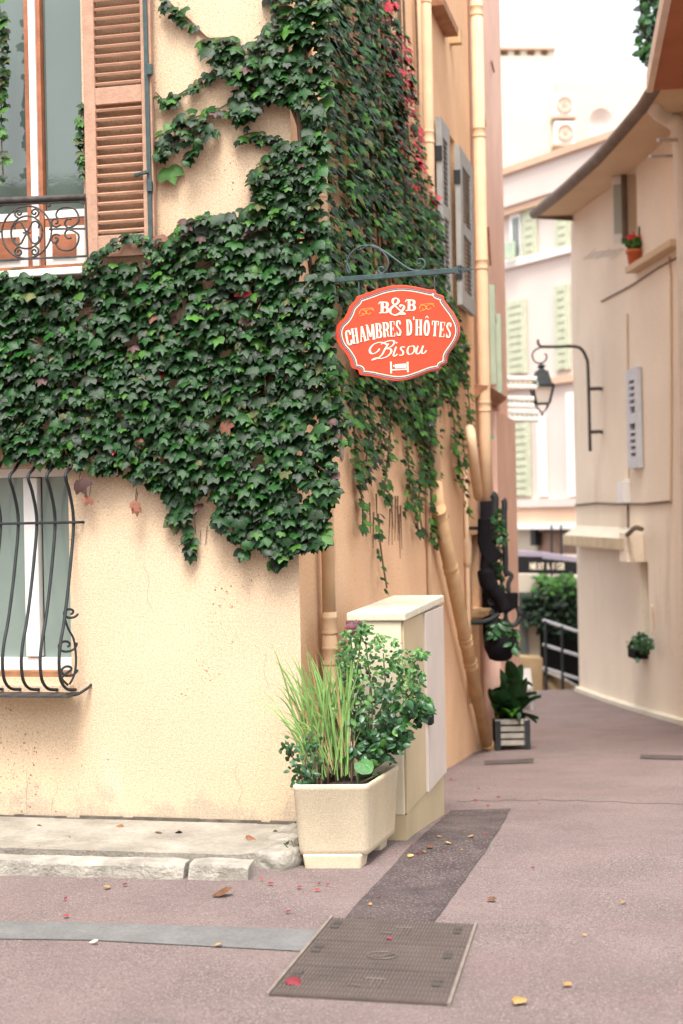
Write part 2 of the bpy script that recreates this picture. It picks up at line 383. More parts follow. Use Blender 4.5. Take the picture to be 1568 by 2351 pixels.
for (a, b) in (((1470, 1734), (1640, 1738)), ((1112, 1748), (1225, 1743))):
    struct('drain_channel', ground_sheet(([(a[0], a[1]), (b[0], b[1])], [(a[0], a[1] + 9), (b[0], b[1] + 9)]), .007), 'patch_asphalt',
           'dark drain slot across the alley %s' % ('by the right wall' if a[0] > 1300 else 'at the foot of the slanting pipe'), 'drain')

for k, pts in enumerate(([(1050, 1840), (1160, 1838), (1290, 1838), (1420, 1842), (1640, 1850)],)):
    q = MB().tube([onG(p.x, p.y + 1.5 * math.sin(i * 1.7 + k), .001) for i, p in enumerate(spline([(x, y, 0) for x, y in pts], 6))], .0022, 4); q.build('crack', 'patch_asphalt', bpy.data.objects['street'])
# raised pavement with kerb stones
PZ = .07
kx = [onZ(x, y, PZ) for x, y in ((-500, 1966), (0, 1974), (215, 1979), (425, 1984))]
y_in = [p.y for p in kx]
pav = MB(); ci = onZ(612, 1975, PZ)
top = [(-14, .0), (.02, 0.0), (.04, -.08), (ci.x - .02, ci.y + .20), (ci.x - .16, ci.y + .085), (-14, kx[1].y + .085)]
pav.prism([(x, y, -.15) for x, y in top], (0, 0, PZ + .15))
struct('pavement', pav, 'pavement_concrete', 'narrow raised concrete pavement below the front wall', 'pavement')
pave_o = bpy.data.objects['pavement']
def stone(x0, x1, y0a, y0b, wd, z1, seed):
    rnd = random.Random(seed); mb = MB(); n = max(3, int((x1 - x0) / .06)); rows = []
    prof = [(-.004, -.12), (-.006, .0), (.0, z1 * .78), (.008, z1 * .95), (.03, z1 + .001), (wd, z1 + .003), (wd, -.12)]
    for i in range(n + 1):
        t = i / n; x = x0 + (x1 - x0) * t; y = y0a + (y0b - y0a) * t
        e = .012 if i in (0, n) else 0
        rows.append([Vector((x + rnd.uniform(-.004, .004), y + p[0] + (e if k < 5 else 0) + (rnd.uniform(-.006, .006) if k < 5 else 0), p[1] + (rnd.uniform(-.003, .003) if 0 < k < 6 else 0) - (e * .7 if 1 < k < 6 else 0))) for k, p in enumerate(prof)])
    for i in range(n):
        for k in range(6): mb.quad(rows[i][k + 1], rows[i][k], rows[i + 1][k], rows[i + 1][k + 1])
    mb.add(rows[0], [tuple(range(7))]); mb.add(rows[-1], [tuple(range(6, -1, -1))])
    return mb
yk = lambda X: kx[1].y + (kx[3].y - kx[1].y) * (X - kx[1].x) / (kx[3].x - kx[1].x)
xk = kx[3].x
for i, (a, b) in enumerate(((-2.95, xk - .012), (xk + .012, ci.x - .06))):
    stone(a, b, yk(a), yk(b) + (.01 if i else 0), .10, PZ + (.004 if i else .0), 3 + i).build('kerb_stone', 'kerb_stone', pave_o, smooth=True)
# two stones turning the corner back to the wall
def rock(c, sx, sy, sz, seed, rot=0):
    bm = bmesh.new(); bmesh.ops.create_icosphere(bm, subdivisions=3, radius=1); rn = random.Random(seed)
    ph = [rn.uniform(0, 6) for _ in range(6)]
    for v in bm.verts:
        q = v.co.copy(); m_ = max(abs(q.x), abs(q.y), abs(q.z)); q = q.lerp(q / m_, .8)
        k = 1 + .07 * math.sin(q.x * 5 + ph[0]) * math.cos(q.y * 4 + ph[1]) + .05 * math.sin(q.z * 7 + ph[2] + q.x * 3)
        q = Vector((q.x * sx * k, q.y * sy * k, q.z * sz * k)); q.rotate(Matrix.Rotation(rot, 3, 'Z')); v.co = q + Vector(c)
    me = bpy.data.meshes.new('rock'); bm.to_mesh(me); bm.free(); me.materials.append(MATS['kerb_stone'])
    me.polygons.foreach_set('use_smooth', [True] * len(me.polygons)); return me
for k, (px, py, sx, sy, sz, ro) in enumerate(((645, 1972, .085, .105, .06, -.5), (654, 1940, .075, .09, .058, -.4), (668, 1916, .055, .07, .055, -.3))):
    p = onZ(px, py, .03); link('kerb_stone', rock((p.x, p.y, .022), sx, sy, sz, 20 + k, ro), pave_o)
# ragged dirt joint where wall and pavement meet
jd = MB(); rn = random.Random(5); x = -3.2
while x < -.02:
    l = rn.uniform(.05, .30); h = rn.uniform(.002, .013)
    jd.obox((x + l / 2, -.004, PZ + h * .3), (l / 2, 0, 0), (0, .008 + rn.uniform(0, .012), 0), (0, 0, h)); x += l * rn.uniform(.6, .95)
jd.build('joint', 'joint_dirt', pave_o)

# ================================================================== CORNER HOUSE
house = thing('corner_house', (0, 0, 0), 'cream and orange plastered corner house covered in ivy', 'house')
def uz(x, y): p = onL(x, y); return p.x, p.z
wl0, wz1 = uz(-62, 1076); wl1, wz0 = uz(165, 1556)
ul0, _ = uz(-62, 300); ul1, uz0 = uz(196, 606)
Zt = 7.2
front = MB(); wall_grid(front, (0, 0, 0), (1, 0, 0), (0, -1, 0), -6.0, 0.0, -.6, Zt, [(wl0, wl1, wz0, wz1), (ul0, ul1, uz0, uz0 + 2.3)], .16)
fw = front.build('front_wall', 'front_stucco', house); tag(fw, 'cream roughcast front wall with dark rootlet specks')
yC = onA(1104, 1500).y                      # where the orange house ends along the alley
la, za_ = onA(1082, 1228).y, onA(1082, 1228).z; lb = onA(1102, 1300).y; zb_ = onA(1085, 1402).z
sa0, sb0 = onA(1036, 500).y, onA(1047, 500).y
zs1, zs0 = onA(1040, 320).z, onA(1040, 735).z
side = MB(); wall_grid(side, (0, 0, 0), (0, 1, 0), (1, 0, 0), 0.0, yC, -1.6, Zt, [(la, lb, zb_, za_), (sa0, sb0, zs0, zs1)], .18)
sw = side.build('side_wall', 'side_stucco', house); tag(sw, 'orange roughcast alley wall')
for pts in ([(62, 1868), (60, 1830), (63, 1800), (60, 1770)], [(118, 1862), (122, 1835), (132, 1812), (128, 1790)], [(560, 1872), (548, 1842), (556, 1815), (540, 1780), (546, 1752)], [(612, 1500), (606, 1540), (618, 1580)], [(330, 1300), (342, 1330), (338, 1370), (350, 1400)]):
    MB().tube([onL(p.x, p.y, -.0006) for p in spline([(x, y, 0) for x, y in pts], 5)], .0014, 4).build('crack', 'joint_dirt', fw)
bk = MB(); bk.quad((-6, 0, Zt), (0, 0, Zt), (0, yC, Zt), (-6, yC, Zt)); bk.quad((-6, 0, -.6), (-6, yC, -.6), (-6, yC, Zt), (-6, 0, Zt)); bk.build('roof', 'roof_brown', house)
# --- ground-floor window
win = MB()
yi = .10
fr = .055
mx0, mx1 = onL(60, 1400, -yi).x, onL(92, 1400, -yi).x
win.box((wl0 + .002, yi, wz0 + .002), (wl0 + fr, yi + .05, wz1 - .002)); win.box((wl1 - .02, yi, wz0 + .002), (wl1 - .002, yi + .05, wz1 - .002))
win.box((wl0 + fr, yi + .002, wz1 - .05), (wl1 - .02, yi + .052, wz1 - .004)); win.box((wl0 + fr, yi + .002, wz0 + .03), (wl1 - .02, yi + .052, wz0 + .095))
wf = win.build('window', 'white_paint', house)
m2 = MB(); m2.box((mx0, yi - .012, wz0 + .10), (mx1, yi + .05, wz1 - .055)); bevel(m2.build('mullion', 'white_paint', wf), .006)
gl = MB(); gl.box((wl0 + fr, yi + .03, wz0 + .096), (mx0, yi + .034, wz1 - .051)); gl.build('pane', 'glass_pane', wf)
gl = MB(); gl.box((mx1 + .012, yi + .03, wz0 + .096), (wl1 - .021, yi + .034, wz1 - .051)); gl.build('pane', 'glass_pane', wf)
sb = MB(); sb.box((wl0 - .01, .02, wz0 + .0), (wl1 - .004, yi - .002, wz0 + .03)); sb.build('sill', 'brown_sill', wf)
bl = MB(); bl.box((wl0, .18, wz0), (wl1, .20, wz1)); bl.build('blind', 'interior_grey', wf)
ls = MB(); ls.box((wl0 - .02, -.05, wz0 - .075), (wl1 + .008, .10, wz0 - .035)); 
# --- wrought iron belly grille
gr = MB(); grille = link('window_grille', None, house); 
off_prof = [(1620, .0), (1650, .06), (1679, .13), (1728, .085), (1800, .04), (1862, .038), (1950, .07), (2063, .12), (2175, .18), (2246, .232), (2309, .255), (2367, .24), (2398, .19), (2411, .13), (2418, .05)]
def gz(ysrc): return onL(40, ysrc / 1.5306).z
prof = spline([(0, o_, gz(y_)) for y_, o_ in off_prof], 4)
xb = [onL((v / 2.24) / 1.5306, (1550 + 620 / 2.24) / 1.5306, .04).x for v in (-148, 0, 140, 285, 430, 575)]
for X in xb:
    MB().tube([(X, -p.y, p.z) for p in prof], .0085, 6).build('bar', 'iron_dark', grille, smooth=True)
zc = gz((1550 + 648 / 2.24)); MB().tube([(xb[0] - .03, -.047, zc), (xb[-1] + .03, -.045, zc), (xb[-1] + .045, .01, zc)], .007, 6).build('crossbar', 'iron_dark', grille)
zb2 = prof[-3].z; MB().box((xb[0] - .02, -.20, zb2 - .03), (xb[-1] + .02, -.03, zb2 - .018)).build('base_plate', 'iron_rust', grille)
MB().tube(spline([(xb[-1] - .01, -.15, zb2 - .02), (xb[-1] + .03, -.10, zb2 - .022), (xb[-1] + .06, -.02, zb2 + .005), (xb[-1] + .065, .01, zb2 + .02)], 5), .008, 6).build('hook', 'iron_dark', grille, smooth=True)
def yzpt(cx_, cy_): p = on_plane((cx_ / 2.24) / 1.5306, (1550 + cy_ / 2.24) / 1.5306, (xb[-1], 0, 0), (1, 0, 0)); return p
s1 = [(520, 1400), (540, 1480), (570, 1560), (583, 1680), (583, 1780), (570, 1860), (548, 1915)]
for ln in (s1, spiral((548, 1350), 12, 48, 1.2, -1.15)[::-1], spiral((527, 1605), 14, 62, 1.0, -1.2)[::-1], spiral((540, 1800), 12, 55, 1.0, -1.15)[::-1] + [(505, 1860), (540, 1920)]):
    pts = []
    for (a, b) in ln:
        # squeeze the drawn ornament into the depth between belly bar and wall
        p = onL((a / 2.24) / 1.5306, (1550 + b / 2.24) / 1.5306, .12)
        pts.append((p.x, -.12 + (p.x - xb[-1]) * .9, p.z))
    MB().tube(spline(pts, 3), .0065, 6).build('scroll', 'iron_dark', grille, smooth=True)
ls.build('window_ledge', 'front_stucco', grille)
# --- first-floor french window
fwd = MB(); yo = .12
zt2 = uz0 + 2.29
fwin = MB(); fwin.box((ul0 + .002, yo, uz0 + .002), (ul0 + .05, yo + .06, zt2)); fwin.box((ul1 - .03, yo, uz0 + .002), (ul1 - .002, yo + .06, zt2))
fwo = fwin.build('french_window', 'white_paint', house)
def lx(x, off=0): return onL(x, 300, off).x
def lz(y, off=0): return onL(100, y, off).z
def strip(x0, x1, m, d, nm): 
    b = MB(); b.box((lx(x0, -yo), yo - d, uz0 + .006), (lx(x1, -yo), yo + .04, zt2 - .01)); return b.build(nm, m, fwo)
strip(60, 73, 'orange_wood', .006, 'stile'); strip(73, 88, 'white_paint', .022, 'mullion'); strip(88, 97, 'orange_wood', .006, 'stile')
zp1, zp0 = lz(502, -yo), lz(588, -yo)
for (a, b) in ((-52, 60), (97, 190)):
    xa, xb_ = lx(a, -yo), lx(b, -yo)
    q = MB(); q.box((xa + .004, yo + .03, zp1 + .04), (xb_ - .004, yo + .034, zt2 - .02)); q.build('pane', 'glass_upper', fwo)
    q = MB(); q.box((xa + .003, yo + .004, zp1 - .0), (xb_ - .003, yo + .05, zp1 + .04)); q.build('rail', 'white_paint', fwo)
    q = MB(); q.box((xa + .003, yo + .008, zp1 - .045), (xb_ - .003, yo + .05, zp1 - .002)); q.build('rail', 'orange_wood', fwo)
    q = MB(); q.box((xa + .004, yo + .006, uz0 + .01), (xb_ - .004, yo + .045, zp1 - .047)); q.build('panel_frame', 'white_paint', fwo)
    q = MB(); q.box((xa + .045, yo - .006, uz0 + .065), (xb_ - .05, yo + .002, zp1 - .09)); bevel(q.build('panel', 'orange_wood', fwo), .004)
q = MB(); q.box((ul0, .19, uz0), (ul1, .21, zt2)); q.build('curtain', 'interior_grey', fwo)
q = MB(); q.box((ul0 - .05, -.10, uz0 - .065), (ul1 + .02, .10, uz0 - .028)); bevel(q.build('sill', 'white_paint', fwo), .006)
q = MB(); q.box((ul0 - .0, -.03, uz0 - .026), (ul1 - .0, .10, uz0 + .0)); q.build('sill_board', 'orange_wood', fwo)
# --- scrolled balcony railing
rail = link('balcony_railing', None, house); YR = .075
def br(x, y): p = onL(x, y, YR); return p
rr = MB(); a, b = br(-80, 464.5), br(196, 452); rr.tube([a, b], .017, 10); rr.build('handrail', 'iron_rust', rail, smooth=True)
for (p0, p1) in (((-80, 474), (198, 462)), ((-80, 601), (198, 588))):
    MB().tube([br(*p0), br(*p1)], .006, 6).build('crossbar', 'iron_rust', rail)
MB().tube([br(196, 455), br(201, 590)], .006, 6).build('upright', 'iron_rust', rail)
c3 = lambda cx_, cy_: ((cx_ / 2.613) / 1.5306, (600 + cy_ / 2.613) / 1.5306)   # crop of the railing
scr = []
for cxx in (245, -330):
    scr += [[(cxx + 145 * math.cos(t * math.pi / 12), 565 + 150 * math.sin(t * math.pi / 12)) for t in range(25)],
            [(cxx + 228 * math.cos(t * math.pi / 16), 565 + 240 * math.sin(t * math.pi / 16)) for t in range(33)]]
    for sx in (-1, 1):
        for sy in (-1, 1):
            scr.append([(cxx, 570)] + [(cxx + sx * (75 + 38 * math.cos(a_)) , 570 + sy * (62 + 40 * math.sin(a_))) for a_ in [math.pi * (1 - k / 7) * 1.0 - .2 for k in range(9)]])
            scr.append([(cxx + sx * p[0], 565 + sy * p[1]) for p in spiral((72, 178), 42, 8, -1.4, 1.3)])
    for k in range(6):
        a_ = k * math.pi / 3; scr.append([(cxx, 570), (cxx + 34 * math.cos(a_), 570 + 34 * math.sin(a_))])
for cxx, s_ in ((630, 1), (-140, 1)):
    scr += [[(cxx - 20 + p[0], 545 + p[1]) for p in [(-85, -95), (-95, -140), (-60, -185), (0, -200), (65, -185), (105, -130), (110, -60), (60, -20), (10, -10), (-15, -50), (10, -90), (45, -85)]],
            [(cxx - 20 + p[0], 545 - p[1]) for p in [(-85, -95), (-95, -140), (-60, -185), (0, -200), (65, -185), (105, -130), (110, -60), (60, -20), (10, -10), (-15, -50), (10, -90), (45, -85)]],
            [(cxx - 180, 545), (cxx - 60, 545), (cxx + 40, 548), (cxx + 150, 552)],
            [(cxx - 120 + p[0], 480 + p[1]) for p in spiral((0, 0), 50, 12, .5, 1.2)], [(cxx - 120 + p[0], 640 + p[1]) for p in spiral((0, 0), 50, 12, 5.5, -1.2)],
            [(cxx + 145, 250), (cxx + 110, 290), (cxx + 140, 320), (cxx + 160, 300)], [(cxx - 200, 280), (cxx - 170, 330), (cxx - 200, 330)]]
for ln in scr:
    pts = []
    for (a, b) in ln:
        x, y = c3(a, b - (a - 245) * .035); pts.append(br(x, y))
    if len(pts) > 2 and (pts[0] - pts[-1]).length > .002: pts = spline(pts, 3)
    MB().tube(pts, .0055, 5).build('scroll', 'iron_rust', rail, smooth=True)
# --- brown louvred shutter beside the french window
shu = link('louvred_shutter', None, house); YS = .035; TH = .04
sx0, sx1 = onL(200, 300, YS).x, onL(356, 300, YS).x
lx0, lx1 = onL(226, 300, YS).x, onL(332, 300, YS).x
szb = onL(270, 592, YS).z; szt = uz0 + 2.3
lzb, lzm0, lzm1, lzt = onL(270, 542, YS).z, onL(270, 242, YS).z, onL(270, 203, YS).z, szt - .10
def sbx(x0, x1, z0, z1, y0, y1): b = MB(); b.box((x0, y0, z0), (x1, y1, z1)); return b
y0s, y1s = -YS - TH, -YS
bevel(sbx(sx0, lx0, szb, szt, y0s, y1s).build('stile', 'shutter_wood', shu), .004); bevel(sbx(lx1, sx1, szb + .015, szt, y0s, y1s).build('stile', 'shutter_wood', shu), .004)
bevel(sbx(lx0, lx1, szb + .001, lzb, y0s + .002, y1s).build('rail', 'shutter_wood', shu), .003)
bevel(sbx(lx0, lx1, lzm0, lzm1, y0s + .002, y1s).build('rail', 'shutter_wood', shu), .003)
bevel(sbx(lx0, lx1, lzt, szt, y0s + .002, y1s).build('rail', 'shutter_wood', shu), .003)
slat_me = None; wd_ = (lx1 - lx0) / 2
for (za, zb) in ((lzb, lzm0), (lzm1, lzt)):
    n = int(round((zb - za) / .0485)); st = (zb - za) / n
    for i in range(n):
        if slat_me is None:
            b = MB(); an = R(24); uy, uz_ = Vector((0, math.cos(an), math.sin(an))), Vector((0, -math.sin(an), math.cos(an)))
            b.obox((0, 0, 0), (wd_ - .001, 0, 0), uy * .018, uz_ * .0062); slat_me = b.mesh('slat', 'shutter_slat')
        link('slat', slat_me, shu, mtx=Matrix.Translation(((lx0 + lx1) / 2, (y0s + y1s) / 2 - .001, za + st * (i + .5))))
ib = MB(); p0, p1 = onL(331, -60, .085), onL(346, 552, .085); ib.obox((p0 + p1) / 2, (.011, 0, 0), (0, .005, 0), (p0 - p1) / 2); ib.build('bolt_bar', 'iron_green', shu)
for yy in (428, 160): q = MB(); p = onL(344, yy, .09); q.obox(p, (.014, 0, 0), (0, .012, 0), (0, 0, .028)); bevel(q.build('hinge', 'iron_green', shu), .003)
q = MB(); q.tube([onL(340, 394, .095), onL(325, 398, .11), onL(310, 403, .10)], [.011, .009, .012], 6); q.build('latch', 'iron_green', shu)
# --- side wall: downpipes, conduits, shutters, window
def onA_path(pts, off): return [onA(x, y, off) for x, y in pts]
def pipe(path, r, m, joints=(), n=12, name='downpipe'):
    o = MB().tube(path, r, n).build(name, m, house, smooth=True)
    for t in joints:
        f = t * (len(path) - 1); i = min(int(f), len(path) - 2); p = path[i].lerp(path[i + 1], f - i); d = (path[i + 1] - path[i]).normalized()
        MB().tube([p - d * .05, p - d * .046, p - d * .036, p - d * .03, p + d * .03, p + d * .036, p + d * .046, p + d * .05], [r, r * 1.10, r * 1.10, r * 1.03, r * 1.03, r * 1.10, r * 1.10, r], n).build('pipe_collar', m, o, smooth=True)
    return o
pc = onA(757, 1480, .06).y
pipe([Vector((.06, pc, Zt)), Vector((.06, pc, 1.02))], .036, 'cream_pipe', (.3, .62), 14)
pipe([Vector((.06, pc, 1.12)), Vector((.06, pc, -.05))], .041, 'cream_pipe', (.06, .2), 14)
for px, r_, m_ in ((964, .022, 'cream_pipe'),):
    p = onA(px, 200, .04).y; pipe([Vector((.04, p, Zt)), Vector((.04, p, onA(px + 12, 620, .04).z))], r_, m_)
py1 = onA(991, 300, .09).y
slope = [onA(1008, 1178, .10), onA(1122, 1726, .10)]
pipe([Vector((.06, py1, Zt)), Vector((.06, py1, onA(1004, 1120, .06).z))], .047, 'cream_pipe', (.15, .3, .5), 14)
pipe([Vector((.06, py1, onA(1004, 1110, .06).z)), slope[0], slope[1]], .056, 'tan_pipe', (.5, .60, .74, .79, .985), 14)
cy_ = onA(985, 1300, .02).y; pipe([Vector((.02, cy_, onA(985, 700, .02).z)), Vector((.02, cy_, .4))], .018, 'cream_pipe')
cy2 = onA(1073, 1300, .03).y
pipe([Vector((.03, cy2, onA(1070, 1080, .03).z)), Vector((.03, cy2, onA(1075, 1620, .03).z))], .02, 'cream_pipe')
q = MB(); q.tube([Vector((.03, cy2, onA(1073, 1235, .03).z)), Vector((.03, cy2, onA(1073, 1250, .03).z)), Vector((.03, cy2, onA(1073, 1290, .03).z)), Vector((.03, cy2, onA(1073, 1305, .03).z))], [.025, .042, .036, .018], 10); q.build('pipe_joint', 'cream_pipe', house, smooth=True)
yE = yC - .02
pipe([Vector((.085, yE, Zt)), Vector((.085, yE, onA(1104, 1000, .085).z)), Vector((.10, yE - .02, onA(1106, 1160, .1).z))], .058, 'cream_pipe', (.08, .2, .33, .47), 14)
pipe([Vector((.10, yE - .02, onA(1106, 1150, .1).z)), Vector((.10, yE, onA(1112, 1475, .1).z))], .078, 'black_cloth', (), 12)
pipe([Vector((.10, yE, onA(1112, 1470, .1).z)), Vector((.10, yE, -.74)), Vector((.16, yE - .05, -.86))], .082, 'pink_stucco', (.45,), 12)
# short bent pipe entering the tan drain
bp_ = [onA(1078, 985, .16), onA(1082, 1005, .2), onA(1090, 1080, .2), onA(1098, 1140, .14)]
pipe(spline(bp_, 4), .042, 'cream_pipe')
def grey_shutter(x0, x1, ytop, ybot, off, edge):
    p0, p1 = onA(x0, 500, off), onA(x1, 500, off); zt_, zb__ = onA(x0, ytop, off).z, onA(x1, ybot, off).z
    sh = link('louvred_shutter', None, house); fwid = (p1.y - p0.y) * .2; t0, t1 = off - .045, off
    def bx(y0, y1, z0, z1, nm='stile'): b = MB(); b.box((t0, y0, z0), (t1, y1, z1)); b.build(nm, 'grey_shutter', sh)
    bx(p0.y, p0.y + fwid, zb__, zt_); bx(p1.y - fwid, p1.y, zb__, zt_)
    bx(p0.y + fwid, p1.y - fwid, zb__, zb__ + .14, 'rail'); bx(p0.y + fwid, p1.y - fwid, zt_ - .14, zt_, 'rail'); zm = (zb__ + zt_) / 2; bx(p0.y + fwid, p1.y - fwid, zm - .05, zm + .05, 'rail')
    ww = (p1.y - p0.y) / 2 - fwid; me = None; n = 13
    for (za, zb) in ((zb__ + .14, zm - .05), (zm + .05, zt_ - .14)):
        for i in range(n):
            if me is None:
                b = MB(); an = R(50); u1, u2 = Vector((-math.cos(an), 0, math.sin(an))), Vector((math.sin(an), 0, math.cos(an))); b.obox((0, 0, 0), (0, ww, 0), u1 * .024, u2 * .006); me = b.mesh('slat', 'grey_shutter')
            link('slat', me, sh, mtx=Matrix.Translation(((t0 + t1) / 2, (p0.y + p1.y) / 2, za + (zb - za) * (i + .5) / n)))
    for f in (.2, .8):
        b = MB(); b.box((t0 - .01, p0.y - .012, zb__ + (zt_ - zb__) * f - .06), (t1 + .004, p0.y - .001, zb__ + (zt_ - zb__) * f + .06)); b.build('hinge', 'iron_dark', sh)
    return sh
grey_shutter(1017, 1035, 275, 700, .075, 8); grey_shutter(1058, 1087, 338, 722, .085, 14)
b = MB(); b.box((-.10, sa0, zs0), (-.06, sb0, zs1)); w2 = b.build('window', 'white_paint', house)
b = MB(); b.box((-.055, sa0 + .08, zs0 + .1), (-.05, sb0 - .08, zs1 - .1)); b.build('pane', 'glass_pane', w2)
b = MB(); b.box((-.12, la, zb_), (-.08, lb, za_)); w3 = b.build('window', 'white_paint', house)
b = MB(); b.box((-.075, la + .1, zb_ + .08), (-.07, lb - .1, za_ - .08)); b.build('pane', 'interior_dark', w3)
b = MB(); b.box((-.08, la - .08, zb_ - .06), (.12, lb + .08, zb_ - .005)); bevel(b.build('sill', 'tan_pipe', w3), .01)
# upper window sill seen from below
p0, p1 = onA(1018, 5, .12), onA(1052, 72, .12); b = MB(); b.box((.0, p0.y, p0.z - .02), (.12, p1.y, p0.z + .05)); b.build('sill', 'brown_sill', house)
for yy in (onA(1054, 85, .08),): b = MB(); b.box((.0, yy.y - .04, yy.z - .06), (.1, yy.y + .04, yy.z + .06)); b.build('bracket', 'tan_pipe', house)
# wall plaque (oval) on the alley wall
p = onA(786, 1030, .01); b = MB(); b.lathe((0, 0, 0), [(.001, 0), (.045, 0), (.05, .006), (.04, .012), (.001, .012)], 20)
link('wall_plate', b.mesh('wall_plate', 'weathered_wood', True), house, mtx=Matrix.Translation((.002, p.y, p.z)) @ Matrix.Rotation(R(90), 4, 'Y') @ Matrix.Diagonal((1.5, .8, 1, 1)))

# ================================================================== IVY
def leaf_mesh(name, lobes, mats, seed):
    rn = random.Random(seed)
    if lobes == 'ivy': o_ = [(0, -.02), (.20, .12), (.42, .04), (.55, -.20), (.60, -.62), (.38, -.42), (.24, -.60), (0, -1.05)]
    elif lobes == 'small': o_ = [(0, 0), (.26, .10), (.48, -.06), (.52, -.36), (.30, -.55), (.16, -.74), (0, -.95)]
    elif lobes == 'oval': o_ = [(0, 0), (.22, -.12), (.33, -.40), (.26, -.70), (0, -1.0)]
    elif lobes == 'round': o_ = [(0, 0), (.30, .10), (.55, -.08), (.60, -.42), (.45, -.75), (.2, -.95), (0, -1.0)]
    pts = o_ + [(-x, y) for x, y in o_[-2:0:-1]]
    vs = [(x * rn.uniform(.93, 1.07), y, -.22 * abs(x) - .16 * y * y + rn.uniform(-.02, .02)) for x, y in pts]
    mid = [(0, -.28, .06), (0, -.62, .0)]
    n = len(pts); b = MB(); b.v = vs + mid; c0, c1 = n, n + 1; half = len(o_) - 1
    for i in range(n):
        j = (i + 1) % n; m_ = c0 if (pts[i][1] + pts[j][1]) / 2 > -.5 else c1
        b.f.append((j, i, m_)); b.mi.append(0)
    # close the seam between the two midrib points
    lo = [i for i in range(n) if (pts[i][1] + pts[(i + 1) % n][1]) / 2 <= -.5]
    a0, a1 = lo[0], (lo[-1] + 1) % n
    b.f += [(c0, c1, a0), (c1, c0, a1)]; b.mi += [0, 0]
    return b
def leaf_mtx(p, n_, size, roll, tilt, rn):
    # leaf hangs from p: local -y points down, local +z outwards
    n_ = Vector(n_).normalized(); z = (n_ + Up * math.tan(tilt)).normalized(); x = Up.cross(z).normalized(); y = z.cross(x)
    Mx = Matrix((x, y, z)).transposed() @ Matrix.Rotation(roll, 3, 'Z') @ Matrix.Rotation(rn.uniform(-.35, .35), 3, 'Y')
    T = (Mx @ Matrix.Diagonal((size * rn.uniform(.78, 1.12), size * rn.uniform(.85, 1.15), size * rn.uniform(.4, 1.3)))).to_4x4(); T.translation = p; return T
def foliage(root, leaves, templ, nparts, partname, stuffname, mats, smooth=True):
    """leaves: (matrix, size, material name). The biggest nparts become parts, the rest one joined part."""
    leaves = sorted(leaves, key=lambda l: -l[1]); shared = {}
    for (T, s_, m_) in leaves[:nparts]:
        k = (m_, random.randrange(len(templ)))
        if k not in shared: shared[k] = templ[k[1]].mesh(partname, m_, smooth)
        link(partname, shared[k], root, mtx=T)
    rest = leaves[nparts:]
    if rest:
        b = MB(); idx = {m: i for i, m in enumerate(mats)}
        for (T, s_, m_) in rest:
            t_ = random.choice(templ); b.cur = idx[m_]; b.add([T @ Vector(v) for v in t_.v], t_.f)
        b.build(stuffname, mats, root, smooth=smooth, kind='stuff')
IVY = [leaf_mesh('leaf', 'ivy', None, s) for s in range(5)] + [leaf_mesh('leaf', 'small', None, 9)]
def pick(rn, ws):
    t = rn.random() * sum(ws.values())
    for k, v in ws.items():
        t -= v
        if t <= 0: return k
    return k
# ---- front wall ivy
ivy = thing('ivy', onL(720, 900), 'broad mass of green ivy spread over the cream front wall', 'ivy')
main = [(-300, 700), (-230, 660), (-160, 640), (-60, 628), (60, 622), (150, 640), (215, 606), (300, 610), (352, 600), (362, 540), (430, 508), (480, 488), (560, 482), (595, 455), (572, 420), (580, 388), (612, 360), (640, 322), (700, 325),
        (752, 500), (762, 700), (768, 950), (772, 1130), (752, 1180), (748, 1255), (700, 1262), (640, 1284), (600, 1262), (545, 1238), (520, 1226), (485, 1198), (508, 1160), (470, 1136), (420, 1128), (360, 1128), (330, 1105), (268, 1092), (215, 1078), (165, 1075), (100, 1062), (-60, 1055), (-120, 1040), (-190, 960), (-240, 930), (-250, 850), (-310, 800)]
upper = [(612, -40), (748, -40), (750, 330), (735, 480), (690, 470), (700, 330), (690, 250), (640, 285), (600, 270), (560, 285), (530, 255), (545, 215), (500, 150), (470, 118), (510, 78), (560, 95), (600, 85), (620, 40)]
holes = [[(590, 245), (660, 238), (690, 262), (682, 308), (640, 305), (600, 290)], [(455, 640), (500, 640), (490, 668), (455, 668)]]
rn = random.Random(11); L_ = []
def put_front(x, y, sz, red=0.0, offr=(.01, .11), pale=0.0):
    off = rn.uniform(*offr); p = onL(x, y, off)
    ws = {'leaf_deep': 3.2, 'leaf_mid': 2.6, 'leaf_dusk': 2.2, 'leaf_bright': .75 + pale * 3, 'leaf_olive': .16 + pale, 'leaf_plum': .07 + red, 'leaf_red': .003, 'leaf_rust': .010 + red * .12}
    L_.append((leaf_mtx(p, (0, -1, 0), sz, rn.gauss(0, .24), rn.uniform(.30, 1.05), rn), sz * (1 + off), pick(rn, ws)))
def fill(poly, n, szr, red=None, hole=()):
    x0, x1 = min(p[0] for p in poly), max(p[0] for p in poly); y0, y1 = min(p[1] for p in poly), max(p[1] for p in poly); c = 0
    while c < n:
        x, y = rn.uniform(x0, x1), rn.uniform(y0, y1)
        if not inpoly(x, y, poly): continue
        c += 1
        if any(inpoly(x, y, h) for h in hole): continue
        # ragged thin spots where plaster shows
        v = math.sin(x * .031 + 1.7) * math.sin(y * .037 + .4) + .6 * math.sin(x * .083 + y * .05)
        if v > .98 and rn.random() < .9: continue
        rd = max(0, (570 - y) / 90) * 1.3 if y > 440 and x < 620 else 0
        put_front(x, y - 5, szr[0] + (szr[1] - szr[0]) * rn.random() ** 1.3, rd)
fill(main, 7000, (.036, .076), hole=holes)
fill(upper, 820, (.032, .088), hole=holes)
fill([(590, 370), (700, 330), (745, 500), (620, 500)], 300, (.026, .045))
